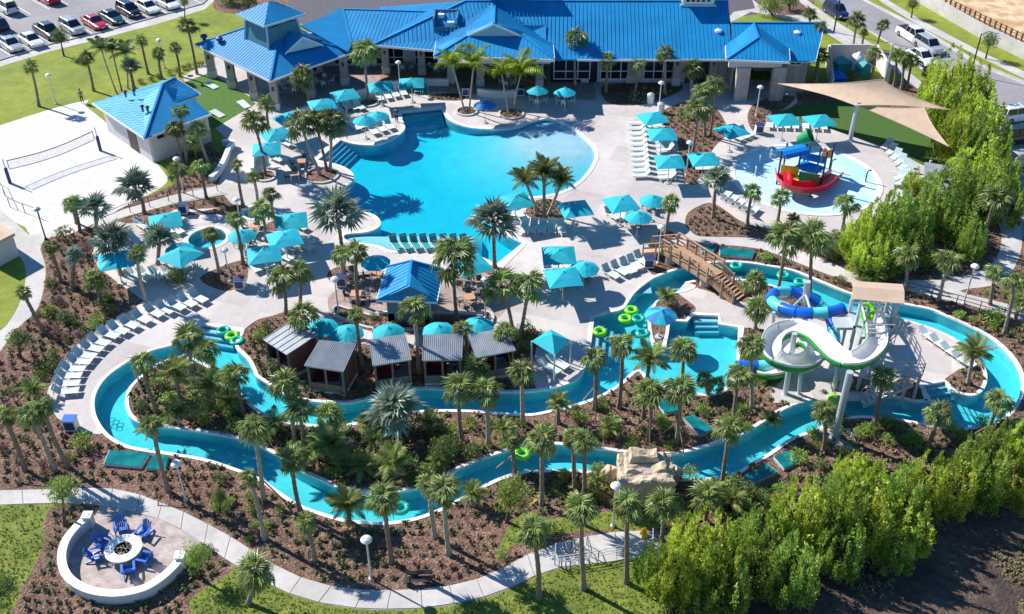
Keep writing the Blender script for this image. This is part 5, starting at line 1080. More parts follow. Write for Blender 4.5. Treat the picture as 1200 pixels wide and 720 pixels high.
# ---------------- cars ----------------
def loft(mb,secs):   # secs: list of closed sections (same count)
    m=len(secs[0]); vs=[p for s in secs for p in s]; fs=[]
    for i in range(len(secs)-1):
        for k in range(m): fs.append((i*m+k,i*m+(k+1)%m,(i+1)*m+(k+1)%m,(i+1)*m+k))
    fs+=[tuple(range(m))[::-1],tuple((len(secs)-1)*m+k for k in range(m))]
    mb.add(vs,fs)
def mk_car(kind,paint,group='cars in the parking row'):
    o=thing('parked_car',(0,0,0)); o['category']='car'; o['group']=group
    L={'sedan':4.8,'suv':4.7,'pickup':5.6,'van':5.0}[kind]; Wd=.92; x0,x1=-L/2,L/2
    hood,tail={'sedan':(.92,.98),'suv':(1.02,1.05),'pickup':(1.1,1.12),'van':(1.0,1.1)}[kind]
    st=[(x0,.45,.70,.80),(x0+.12,.28,tail-.08,.90),(x0+.9,.25,tail,Wd),(0,.22,max(hood,tail),Wd),(x1-1.3,.25,hood-.02,Wd),(x1-.35,.28,hood-.16,.88),(x1,.40,.62,.74)]
    secs=[[(x,-w,zl),(x,w,zl),(x,w*1.0,(zl+zh)/2+.05),(x,w*.93,zh-.06),(x,w*.8,zh),(x,-w*.8,zh),(x,-w*.93,zh-.06),(x,-w,(zl+zh)/2+.05)] for x,zl,zh,w in st]
    mb=MB(); loft(mb,secs); body=mb.build('body',paint,o,smooth=False)
    rt={'sedan':1.45,'suv':1.68,'pickup':1.8,'van':1.85}[kind]
    g={'sedan':(-1.75,-1.0,.35,1.15),'suv':(-2.2,-1.9,.45,1.2),'pickup':(-.9,-.65,.9,1.55),'van':(-2.35,-2.2,1.0,1.75)}[kind]
    base=max(hood,tail)-.06
    cs=[[(g[0],-.78,base),(g[0],.78,base),(g[0]+.02,.76,base+.02),(g[0]+.02,-.76,base+.02)],[(g[1],-.78,base),(g[1],.78,base),(g[1],.62,rt-.04),(g[1],-.62,rt-.04)],[(g[2],-.78,base),(g[2],.78,base),(g[2],.62,rt-.03),(g[2],-.62,rt-.03)],[(g[3],-.76,base-.04),(g[3],.76,base-.04),(g[3]-.02,.74,base-.02),(g[3]-.02,-.74,base-.02)]]
    mb=MB(); loft(mb,cs); mb.build('windows','glass',o)
    mb=MB(); mb.add([(g[1]-.02,-.63,rt-.05),(g[1]-.02,.63,rt-.05),(g[2]+.02,.63,rt-.05),(g[2]+.02,-.63,rt-.05),(g[1]+.12,-.5,rt+.02),(g[1]+.12,.5,rt+.02),(g[2]-.12,.5,rt+.02),(g[2]-.12,-.5,rt+.02)],[(0,1,5,4),(1,2,6,5),(2,3,7,6),(3,0,4,7),(4,5,6,7)]); mb.build('roof',paint,o)
    for y in (-1,1):
        mb=MB(); xm=(g[1]+g[2])/2; mb.bar((xm,y*.79,base),(xm,y*.635,rt-.03),.08,.04); mb.bar((g[2],y*.64,rt-.03),(g[3],y*.78,base),.07,.05); mb.bar((g[1],y*.64,rt-.03),(g[0],y*.78,base),.08,.05); mb.build('pillar',paint,o,kind='stuff')
    if kind=='pickup': mb=MB(); mb.box(x0+.15,g[0]-.05,-.72,.72,tail+.0,tail+.02); mb.build('load_bed','dark',o)
    for x in (x0+.95,x1-.95):
        for y in (-1,1):
            mb=MB(); c=Vector((x,y*.84,.33)); mb.tube([c-Vector((0,y*.12,0)),c+Vector((0,y*.1,0))],.34,16); wh=mb.build('wheel','tyre',o)
            mb=MB(); mb.tube([c+Vector((0,y*.08,0)),c+Vector((0,y*.11,0))],.2,12); mb.build('rim','rim',wh)
    for y in (-.62,.62):
        mb=MB(); mb.bar((x1-.22,y*1.12,.66),(x1-.05,y*.9,.64),.3,.14); mb.build('headlight','headlamp',o)
        mb=MB(); mb.box(x0-.0,x0+.16,y*1.1-.14,y*1.1+.14,.74,.92); mb.build('tail_light','taillamp',o)
    mb=MB(); mb.box(x1-.05,x1+.02,-.25,.25,.38,.5); mb.build('number_plate','white',o)
    return o
def putcar(kind,paint,px,py,ang,label,**k):
    o=mk_car(kind,paint,**k); p=P(px,py); o.location=p; o.rotation_euler=(0,0,ang); o['label']=label
fa=math.atan2(-cdv.y,-cdv.x) if cdv.y>0 else math.atan2(cdv.y,cdv.x)
for kind,paint,px,py,l in (('sedan','paint_silver',14,55,'silver-blue sedan, leftmost of the near parking row'),('sedan','paint_white',38,50,'white sedan beside the silver-blue one at the left of the near row'),('pickup','paint_grey',57,40,'dark grey pickup in the near row, partly behind the small oak'),('suv','paint_silver',86,35,'silver SUV directly left of the red car'),('sedan','paint_red',112,29,'red sedan in the middle of the near parking row'),('sedan','paint_green',132,23,'dark green sedan directly right of the red car'),('suv','paint_black',152,15,'black SUV between the dark green car and a white car'),('sedan','paint_white',174,11,'white car next to the black SUV in the near row'),('sedan','paint_white',197,6,'white sedan at the right end of the near parking row')):
    putcar(kind,paint,px,py+2,fa,l)
for kind,paint,px,py,l in (('van','paint_white',8,13,'white van in the far parking row at the top left corner'),('suv','paint_red',57,2,'dark red car in the far parking row at the top edge'),('suv','paint_navy',-3,33,'dark car cut by the left edge below the white van')):
    putcar(kind,paint,px,py,fa+math.pi,l,group='cars in the far parking row')
ra=math.atan2((P(1050,57)-P(1020,38)).y,(P(1050,57)-P(1020,38)).x)
putcar('suv','paint_navy',979,18,ra,'navy blue SUV parked at the kerb near the tall street light',group='cars on the road'); putcar('pickup','paint_white',1069,47,ra,'white pickup truck driving along the road on the right',group='cars on the road'); putcar('suv','paint_silver',1087,59,ra,'pale SUV driving just ahead of the white pickup',group='cars on the road'); putcar('sedan','paint_white',1079,72,ra,'white car parked along the kerb below the pickup',group='cars on the road'); putcar('suv','paint_white',1190,140,ra+math.pi/2,'white car half hidden at the right edge beyond the bright trees',group='cars on the road'); putcar('suv','paint_black',1193,165,ra+math.pi/2,'dark car at the right edge below the white one',group='cars on the road'); putcar('sedan','paint_silver',1195,192,ra+math.pi/2,'silver car at the right edge in the tree shade',group='cars on the road')
# ---------------- small furniture ----------------
def bin_(px,py,label,m='navy'):
    o=thing('towel_bin',P(px,py),0,label,'towel bin','towel bins on the deck'); b=MB(); b.box(-.42,.42,-.35,.35,.08,1.0); b.build('cabinet','white',o); b=MB(); b.box(-.36,.36,-.36,-.34,.2,.9); b.build('opening',m,o); b=MB(); b.box(-.46,.46,-.4,.4,1.0,1.06); b.build('lid',m if px!=85 else 'adirondack',o)
    for x in(-.36,.36): b=MB(); b.box(x-.05,x+.05,-.3,.3,0,.08); b.build('foot','iron',o)
bin_(216,250,'navy and white towel bin by the walkway fence'); bin_(282,338,'navy towel bin below the small mulch bed left of the bar'); bin_(760,313,'navy towel bin at the foot of the bridge ramp'); bin_(85,503,'navy towel bin at the near end of the curved lounger row'); bin_(889,156,'navy towel bin left of the loungers above the splash pad'); bin_(546,112,'dark towel bin near the planter of two palms'); bin_(610,112,'dark cabinet bin beside the right-hand yellow-green palms'); bin_(401,335,'white towel bin at the bar patio edge')
for px,py,l in ((762,121,'white round trash can in the mulch below the clubhouse windows'),(774,132,'grey round trash can at the foot of the lamp by the right bed')):
    o=thing('trash_can',P(px,py),0,l,'trash can'); b=MB(); b.lathe([(.4,0),(.42,.1),(.42,1.0)],16); b.build('can_body','white',o); b=MB(); b.lathe([(.44,1.0),(.44,1.1),(.2,1.25),(0,1.27)],16); b.build('lid','steel',o)
def tube(px,py,m,label,z=-.02,r=.62):
    p=P(px,py,z); o=thing('swim_ring',p,rnd.random(),label,'swim ring','floating swim rings in the river'); vs=[];fs=[]; n,k=20,8
    for i in range(n):
        a=2*math.pi*i/n
        for j in range(k): b=2*math.pi*j/k; rr=r*.68+.19*math.cos(b); vs.append((rr*math.cos(a),rr*math.sin(a),.17*math.sin(b)+.02))
    for i in range(n):
        for j in range(k): fs.append((i*k+j,((i+1)%n)*k+j,((i+1)%n)*k+(j+1)%k,i*k+(j+1)%k))
    b=MB(); b.add(vs,fs); b.build('ring',m,o,smooth=True); 
    for s in (-1,1): b=MB(); b.tube([(s*r*.68-.12,.0,.16),(s*r*.68,.0,.26),(s*r*.68+.12,.0,.16)],.025,6); b.build('handle','white',o)
for a in ((272,394,'lime','lime green swim ring in the river corner by the left entry steps'),(262,388,'tube_green','pale green swim ring beside the lime one at the left entry steps'),(740,364,'lime','topmost lime swim ring in the wide river bay'),(733,374,'lime','lime swim ring below the topmost one in the wide river bay'),(703,389,'lime','lime swim ring lying against the river entry steps'),(748,374,'tube_green','blue-green swim ring in the wide river bay'),(753,391,'tube_green','blue-green swim ring nearest the mulch wedge'),(863,312,'tube_green','green swim ring just right of the bridge'),(918,323,'tube_green','green swim ring in the upper river arm left of the tube slide'),(938,331,'tube_green','green swim ring in the upper river arm behind the tube slide'),(386,478,'lime','lime swim ring in front of the second cabana'),(612,532,'lime','lime swim ring in the lower river arm near the fan palm'),(470,596,'tube_green','pale green swim ring in the lowest river bend'),(979,469,'lime','lime swim ring beside the tall slide post'),(278,400,'tube_green','second blue-green swim ring near the left entry steps')): tube(*a)
# fire pit
fp=P(147,651); o=thing('fire_pit_table',fp,0,'round white fire pit table with dark centre on the paved circle','fire pit')
b=MB(); b.lathe([(.5,0),(.5,.08),(.35,.12),(.33,.52),(1.0,.56),(1.14,.58),(1.14,.68),(.55,.68),(.53,.62),(0,.62)],32); b.build('table_body','white',o); b=MB(); b.lathe([(0,.63),(.52,.63)],24); b.build('burner','dark',o)
b=MB()
for i in range(60): a=rnd.random()*6.28; r_=rnd.random()**.5*.48; b.box(r_*math.cos(a)-.03,r_*math.cos(a)+.03,r_*math.sin(a)-.03,r_*math.sin(a)+.03,.63,.68)
b.build('lava_stones','rock',o,kind='stuff')
def adir():
    o=thing('adirondack_chair',(0,0,0)); o['category']='chair'; o['group']='blue chairs round the fire pit'     # looks towards +y
    for i in range(5): b=MB(); x=-.26+i*.115; b.add([(x,.35,.38),(x+.1,.35,.38),(x+.1,-.25,.26),(x,-.25,.26),(x,.35,.35),(x+.1,.35,.35),(x+.1,-.25,.23),(x,-.25,.23)],[(0,1,2,3),(7,6,5,4),(0,3,7,4),(1,5,6,2),(0,4,5,1)]) ; b.build('seat_slat','adirondack',o)
    for i,hh in enumerate((.86,.97,1.02,.97,.86)):
        x=-.26+i*.115; b=MB(); b.bar((x+.05,-.2,.26),(x*1.15+.05,-.55,hh),.1,.025,up=(0,1,0)); b.build('back_slat','adirondack',o)
    for s in (-.36,.36):
        b=MB(); b.box(s-.075,s+.075,-.35,.42,.55,.58); b.build('armrest','adirondack',o); b=MB(); b.box(s-.03,s+.03,.3,.4,0,.55); b.build('leg','adirondack',o); b=MB(); b.bar((s*.85,.4,.32),(s*.85,-.6,.05),.04,.12); b.build('rear_leg','adirondack',o)
    return proto(o)
AD={'a':adir()}
for px,py,l in ((143,622,'blue slatted garden chair behind the fire pit, left one'),(170,628,'blue slatted garden chair at the upper right of the fire pit'),(122,640,'blue slatted garden chair left of the fire pit, upper one'),(113,655,'blue slatted garden chair at the far left of the fire pit circle'),(171,659,'blue slatted garden chair right of the fire pit in full sun'),(152,672,'blue slatted garden chair in front of the fire pit')):
    p=P(px,py); d=fp-p; o=use(AD,'a',p,math.atan2(d.y,d.x)-math.pi/2+rnd.uniform(-.15,.15)); o['label']=l
def bigwall():
    px=[(106,616),(92,628),(80,645),(76,665),(82,684),(98,697),(120,704),(145,705),(172,699),(192,687),(208,672),(214,663)]
    pts=spline([P(*a) for a in px],False,5); o=thing('seat_wall',pts[0],0,'curved white seat wall round the fire pit patio','wall'); q=[p-pts[0] for p in pts]
    b=MB(); b.sweep(q,[(-.2,0),(.2,0),(.2,.72),(-.2,.72)]); b.build('wall_body','wall_white',o); b=MB(); b.sweep(q,[(-.26,.721),(.26,.721),(.26,.82),(-.26,.82)]); b.build('wall_cap','white',o)
    for e,h_ in ((q[0],.95),(q[-1],.95)): b=MB(); b.box(e.x-.26,e.x+.26,e.y-.26,e.y+.26,0,h_); pr_=b.build('end_pillar','wall_white',o); b=MB(); b.box(e.x-.31,e.x+.31,e.y-.31,e.y+.31,h_,h_+.08); b.build('pillar_cap','white',pr_)
bigwall()
# bench, warning sign, bicycle rack railing
o=thing('park_bench',P(492,687),R(4),'black metal bench beside the bottom footpath','bench')
for i in range(4): b=MB(); b.box(-.8,.8,-.05+i*.12,.04+i*.12,.42,.45); b.build('seat_slat','iron',o)
for i in range(3): b=MB(); b.box(-.8,.8,.46,.49,.52+i*.13,.61+i*.13); b.build('back_slat','iron',o)
for x in (-.76,.76): b=MB(); b.box(x-.03,x+.03,-.05,.45,0,.42); b.build('leg','iron',o); b=MB(); b.box(x-.03,x+.03,-.05,.45,.62,.65); b.build('armrest','iron',o)
o=thing('warning_sign',P(754,628),.3,'yellow folding floor sign on the bottom footpath','sign')
for s in (-1,1): b=MB(); b.add([(-.22,s*.22,0),(.22,s*.22,0),(.14,s*.03,.7),(-.14,s*.03,.7),(-.22,s*.19,0),(.22,s*.19,0),(.14,0,.7),(-.14,0,.7)],[(0,1,2,3),(7,6,5,4),(0,3,7,4),(1,5,6,2),(3,2,6,7)]); b.build('sign_board','yellow_sign',o)
def railing(pts,label,h=1.0,m='steel',name='railing',gap=1.6,infill=3,cat='railing',z=0):
    pts=[P(*p) for p in pts]; O=pts[0]; o=thing(name,O,0,label,cat)
    for a,b_ in zip(pts,pts[1:]):
        n=max(1,round((b_-a).length/gap))
        for i in range(n+1): p=a.lerp(b_,i/n)-O; b=MB(); b.tube([p,p+Vector((0,0,h))],.035,6); b.build('post',m,o)
        for k in range(infill): z_=h*(1-k/infill*.8); b=MB(); b.bar(a-O+Vector((0,0,z_)),b_-O+Vector((0,0,z_)),.04,.04); b.build('rail',m,o)
railing([(655,664),(701,657),(728,651)],'grey pipe railing along the near edge of the bottom footpath',.9)
railing([(729,653),(764,644),(764,632)],'grey railing corner round the end of the bottom footpath',1.0)
railing([(651,648),(650,662),(655,668)],'short grey railing at the left end of the footpath rack',.9,gap=.8)
for i in range(4):
    p=P(663+i*9,651-i*1.6); o=thing('bicycle_rack',p,.2,f'looped grey bicycle rack, {ORD[i]} from the left on the bottom footpath','bicycle rack','bicycle racks'); b=MB(); b.tube([(0,-.5,0),(0,-.5,.75),(0,-.3,.9),(0,.3,.9),(0,.5,.75),(0,.5,0)],.03,6); b.build('loop','iron',o); b=MB(); b.box(-.06,.06,-.6,.6,0,.02); b.build('foot','iron',o)
railing([(122,262),(153,249),(198,236),(255,224)],'thin dark railing fence along the walkway above the left terrace',1.05,'iron',infill=2,gap=2.2)
railing([(1062,342),(1120,357),(1175,372),(1230,388)],'dark low railing along the lower walkway at the right',.95,'iron',infill=2,gap=2.2)
railing([(0,217),(12,243),(47,256)],'slack cable barrier at the corner of the sand court',1.0,'iron',infill=1,gap=2.5)
# volleyball
p1,p2=P(12,215),P(118,177)
for p,l in ((p1,'volleyball post with dark blue pad at the left edge of the sand'),(p2,'volleyball post with dark blue pad near the changing hut')):
    o=thing('volleyball_post',p,0,l,'volleyball post','volleyball posts'); b=MB(); b.tube([(0,0,0),(0,0,2.75)],.06,8); b.build('post','steel',o); b=MB(); b.lathe([(.17,.05),(.17,1.7),(.1,1.75)],14); b.build('pad','navy',o)
o=thing('volleyball_net',(p1+p2)/2,0,'sagging volleyball net strung over the white sand court','volleyball net'); a=p1-(p1+p2)/2; b_=p2-(p1+p2)/2; a,b_=a*.93,b_*.93
for z in (2.4,1.45):
    b=MB(); b.tube([a.lerp(b_,t/12)+Vector((0,0,z-.35*math.sin(math.pi*t/12))) for t in range(13)],.045 if z>2 else .035,6); b.build('net_tape','net',o)
for e in (a,b_): b=MB(); b.tube([e+Vector((0,0,1.45)),e+Vector((0,0,2.4))],.035,6); b.build('net_side','net',o)
b=MB()
for i in range(70): t=i/70; p=a.lerp(b_,t); s=.35*math.sin(math.pi*t); b.bar(p+Vector((0,0,1.45-s)),p+Vector((0,0,2.4-s)),.008)
for k in range(1,7): z=1.45+k*.135; b.tube([a.lerp(b_,t/12)+Vector((0,0,z-.35*math.sin(math.pi*t/12))) for t in range(13)],.005,3)
b.build('net_mesh','net',o,kind='stuff')
for i,(A_,B_) in enumerate((((8,168),(92,137)),((45,262),(160,215)),((-40,190),(40,250)))):
    pass
for px,py,l in ((248,102,'white and blue lawn game board near the far corner of the turf'),(286,124,'pale lawn game board at the right corner of the turf'),(255,135,'pale lawn game board at the near edge of the turf')):
    o=thing('game_board',P(px,py),rnd.random(),l,'lawn game'); b=MB(); b.add([(-.45,-.9,.1),(.45,-.9,.1),(.45,.9,.35),(-.45,.9,.35),(-.45,-.9,.04),(.45,-.9,.04),(.45,.9,.29),(-.45,.9,.29)],[(0,1,2,3),(7,6,5,4),(0,4,5,1),(1,5,6,2),(2,6,7,3),(3,7,4,0)]); b.build('board','sling',o)
    for x in (-.38,.38): b=MB(); b.box(x-.04,x+.04,.75,.83,0,.3); b.build('leg','white',o)
# utility pits
for i,(nm,m,poly,k) in enumerate([r for r in RG if r[3]=='cover']):
    c=sum((Vector((p.x,p.y,0)) for p in poly),Vector())/len(poly); o=thing('pit_cover',c,0,None,'pit cover','teal covers of the pump pits'); autolabel(o,'flat teal pump pit cover')
    b=MB(); b.prism([((p.x-c.x)*.97,(p.y-c.y)*.97) for p in poly],.0,.22); b.build('frame','steel',o); 
    q=[Vector(((p.x-c.x)*.93,(p.y-c.y)*.93,0)) for p in poly]; b=MB()
    b.prism([(p.x,p.y) for p in q],.221,.26); b.build('cover_panel','teal_cover',o)
# pool steps under water
def steps(a,b,inn,n,z0=-.25,dz=.22,tread=.45,nm='pool_step'):
    A,B=P(*a),P(*b); d=(B-A).normalized(); w=Vector((-d.y,d.x,0))*inn
    for i in range(n):
        q=[A+w*(tread*i),B+w*(tread*i),B+w*(tread*(i+1)),A+w*(tread*(i+1))]; m=MB(); m.prism([(p.x,p.y) for p in q],-2.4,z0-dz*i); m.build(nm,'pool_floor',kind='structure')
        e=MB(); e.bar(q[3]+Vector((0,0,z0-dz*i+.01)),q[2]+Vector((0,0,z0-dz*i+.01)),.09,.02); e.build('step_edge','pool_tile',kind='structure')
steps((373,187),(399,164),-1,5); steps((471,134),(517,129),-1,4); steps((237,382),(281,389),-1,3); steps((696,373),(692,413),1,4,tread=.55); steps((813,371),(841,371),-1,3); steps((1082,452),(1106,447),-1,3)
# people
def person(px,py,label,face=0,top_='cloth_grey'):
    o=thing('person',P(px,py),face,label,'person','standing people')
    def skin_(name,verts,edges,rad,m):
        me=bpy.data.meshes.new(name); me.from_pydata(verts,edges,[]); ob_=ob(name,me,o); md=ob_.modifiers.new('s','SKIN'); 
        for i,r in enumerate(rad): me.skin_vertices[0].data[i].radius=(r,r*.85)
        me.skin_vertices[0].data[0].use_root=True; sd=ob_.modifiers.new('d','SUBSURF'); sd.levels=1; sd.render_levels=1; me.materials.append(MATS[m]); return ob_
    V=[(0,0,.95),(0,0,1.2),(0,0,1.42),(0,0,1.52),(0,.02,1.64),(0,.01,1.76),(.1,0,.88),(.11,.03,.48),(.12,0,.08),(.12,.14,.03),(-.1,0,.88),(-.11,0,.48),(-.12,-.03,.08),(-.12,.11,.03),(.19,0,1.4),(.25,.0,1.14),(.26,.14,.92),(-.19,0,1.4),(-.25,0,1.14),(-.25,.1,.9)]
    E_=[(0,1),(1,2),(2,3),(3,4),(4,5),(0,6),(6,7),(7,8),(8,9),(0,10),(10,11),(11,12),(12,13),(2,14),(14,15),(15,16),(2,17),(17,18),(18,19)]
    Rr=[.14,.13,.13,.055,.095,.06,.09,.06,.045,.035,.09,.06,.045,.035,.055,.042,.03,.055,.042,.03]
    skin_('body',V,E_,Rr,'skin')
    skin_('shirt',[V[0],V[1],V[2],V[14],V[15],V[17],V[18]],[(0,1),(1,2),(2,3),(3,4),(2,5),(5,6)],[.155,.15,.15,.075,.06,.075,.06],top_)
    skin_('trousers',[(0,0,.98),V[6],V[7],(.12,0,.15),V[10],V[11],(-.12,-.03,.15)],[(0,1),(1,2),(2,3),(0,4),(4,5),(5,6)],[.16,.11,.08,.065,.11,.08,.065],'cloth_dark')
    b=MB(); b.lathe([(.1,1.62),(.112,1.7),(.09,1.78),(0,1.82)],10,(0,-.02,0)); b.build('hair','dark',o)
person(97,121,'person in dark clothes standing at the grass corner above the sand court',.5); person(465,143,'person in dark clothes standing at the pool rim by the steps',2.5,'cloth_dark')
# ---------------- palms ----------------
def fan_frond(seed,m,droop=.55,nf=12,spread=88,fing=.60,stiff=0):
    r=random.Random(seed); b=MB(); lp=1-fing
    b.add([(0,-.014,0),(0,.014,0),(lp,.01,.06),(lp,-.01,.06),(0,0,-.02)],[(0,1,2,3),(0,3,4),(1,4,2)])
    for i in range(nf):
        a=R(-spread+2*spread*i/(nf-1)+r.uniform(-4,4)); L=fing*(1-.30*abs(i/(nf-1)-.5)*2)*r.uniform(.80,1.1); w=.036+.016*r.random()
        d=Vector((math.cos(a),math.sin(a),0)); s=Vector((-d.y,d.x,0)); o=Vector((lp,0,.06)); z=.10*(1 if i%2 else -.2)*1
        p1=o+d*L*.5+Vector((0,0,.05-droop*.12+z*.25)); tip=o+d*L*(.93)+Vector((0,0,-droop*(.35+.5*r.random())*.75+z*.3))
        b.add([o,p1+s*w+Vector((0,0,.025)),tip,p1-s*w+Vector((0,0,.025)),p1-Vector((0,0,.02))],[(0,4,1),(0,3,4),(4,3,2),(1,4,2)])
    return b
def feather_frond(seed,arch=.55,nl=15,lw_=.20,ll=.30,twist=.5):
    r=random.Random(seed); b=MB(); pts=[]
    for i in range(nl+1):
        t=i/nl; pts.append(Vector((t*(1-.18*t*t),0,arch*(t*.75-t*t*1.15))))
    b.tube(pts[::3]+[pts[-1]],[.014]*len(pts[::3])+[.004],3,False)
    for i in range(1,nl+1):
        t=i/nl; L=ll*math.sin(math.pi*min(1,.18+t*.78))*r.uniform(.85,1.1); f=.45
        for s in (-1,1):
            p=pts[i]; d=Vector((f,s*1.0,-.35-twist*r.random()*.6)).normalized(); wv=Vector((1,0,0))*.022
            b.add([p-wv,p+wv,p+d*L*.55+wv*1.0+Vector((0,0,.02)),p+d*L,p+d*L*.55-wv*1.0+Vector((0,0,.02))],[(0,1,2,4),(4,2,3)])
    return b
FR={}
for k,(m,fn) in dict(fan=('frond',lambda s:fan_frond(s,0)),silver=('frond_silver',lambda s:fan_frond(s,0,.12,15,100,.64)),dark=('frond_dark',lambda s:feather_frond(s,.5)),date=('frond',lambda s:feather_frond(s,.45,17,.2,.26)),lime=('frond_lime',lambda s:feather_frond(s,.75,14,.2,.36,.9)),dead=('frond_dead',lambda s:fan_frond(s,0,.5,9,80))).items():
    FR[k]=[fn(11*i+5) for i in range(3)]
FRM={k:[b.mesh('frond',dict(fan='frond',silver='frond_silver',dark='frond_dark',date='frond',lime='frond_lime',dead='frond_dead')[k]) for b in v] for k,v in FR.items()}
def angles(kind,r,n):
    out=[]; ga=2.39996
    for i in range(n):
        t=(i+.5)/n
        el={'fan':76-112*t,'silver':80-98*t,'dark':70-75*t,'date':72-85*t,'lime':72-60*t}[kind]+r.uniform(-8,8)
        out.append((i*ga+r.uniform(-.4,.4),R(el+r.uniform(-8,8)),r.uniform(.74,1.12)))
    return out
CROWN={}
def crownmesh(kind,seed):
    key=(kind,seed)
    if key not in CROWN:
        r=random.Random(seed*7+1); b=MB(); n={'fan':21,'silver':24,'dark':18,'date':30,'lime':12}[kind]
        for az,el,s in angles(kind,r,n):
            f=FR[kind][r.randrange(3)]; b.m=Matrix.Rotation(az,4,'Z')@Matrix.Rotation(-el,4,'Y')@Matrix.Scale(s,4); b.add(f.v,f.f)
        b.m=Matrix.Identity(4); CROWN[key]=b.mesh('crown',{'fan':'frond','silver':'frond_silver','dark':'frond_dark','date':'frond','lime':'frond_lime'}[kind])
    return CROWN[key]
DESC={'fan':('green fan palm','tall green fan palm','short green fan palm'),'silver':('silvery fan palm',)*3,'dark':('dark feathery palm',)*3,'date':('bushy date palm',)*3,'lime':('yellow-green arching palm',)*3}
npalm=[0]
def palm(kind,bx,by,cx,cy,r,parts=None,brace=False):
    b=P(bx,by); c=up(b,cx,cy); sc=FOC/((c.y*math.cos(PITCH)-(c.z-CAMH)*math.sin(PITCH))); rad=max(.8,r/sc*1.38); h=max(.4,c.z); rr=random.Random(int(bx*31+by*17)); lean=c.x-b.x
    if abs(lean)>.3*h: lean=math.copysign(.3*h,lean)
    o=thing('palm_tree',b,0,None,'palm tree','palm trees around the pools'); npalm[0]+=1
    tr=.17 if kind!='lime' else .11
    if kind=='silver': tr=.2
    if kind=='dark' : tr=.1
    if h>1.1:
        mb=MB(); n=9; pts=[];rs=[]; bend=rr.uniform(-.12,.12)
        for i in range(n*2+1):
            t=i/(n*2); pts.append(Vector((lean*(t**1.2)+bend*math.sin(math.pi*t),bend*.6*math.sin(math.pi*t),t*(h-.1)))); rs.append(tr*(1.25-.35*min(1,t*6) if t<.17 else .9-.12*t)*(1.09 if i%2 else .93)*(1.25 if (t>.86 and kind in('fan','silver','date')) else 1))
        mb.tube(pts,rs,8); mb.build('trunk','trunk_pale' if rr.random()<.35 or kind=='lime' else 'trunk',o,smooth=False)
    top_=Vector((lean,0,h-.1))
    if parts is None: parts=(by>335 and r>=10)
    if kind in('fan','silver','date') and h>1.1:
        mb=MB(); 
        for k in range(10):
            a=k*2.4; z=-.15-.05*k; d=Vector((math.cos(a),math.sin(a),0)); mb.add([top_+d*tr*.8+Vector((0,0,z-.2)),top_+d*(tr*1.9)+Vector((-d.y*.06,d.x*.06,z+.2)),top_+d*(tr*1.9)+Vector((d.y*.06,-d.x*.06,z+.2))],[(0,1,2)])
        mb.build('leaf_bases','boots',o,kind='stuff')
    if parts:
        n={'fan':rr.randint(17,24),'silver':25,'dark':17,'date':28,'lime':12}[kind]
        for az,el,s in angles(kind,rr,n):
            f=bpy.data.objects.new('frond',FRM[kind][rr.randrange(3)]); COL.objects.link(f); f.parent=o; f.location=top_; f.rotation_euler=(0,-el,az); f.scale=(rad*s,)*3
        if kind=='fan' and rr.random()<.35:
            for k in range(2): f=bpy.data.objects.new('dry_frond',FRM['dead'][k]); COL.objects.link(f); f.parent=o; f.location=top_; f.rotation_euler=(0,R(55+20*k),rr.random()*6); f.scale=(rad*.8,)*3
    else:
        cr=ob('crown',crownmesh(kind,rr.randrange(4)),o,top_,kind='stuff'); cr.scale=(rad,)*3; cr.rotation_euler=(0,0,rr.random()*6)
    if brace:
        for k in range(3): a=k*2.1+rr.random(); mb=MB(); mb.bar((1.3*math.cos(a),1.3*math.sin(a),0),(.15*math.cos(a),.15*math.sin(a),min(2,h*.5)),.07); mb.build('support_stake','wood',o)
    d=DESC[kind][1 if h>5 and kind=='fan' else 2 if h<2 else 0]; autolabel(o,d); return o
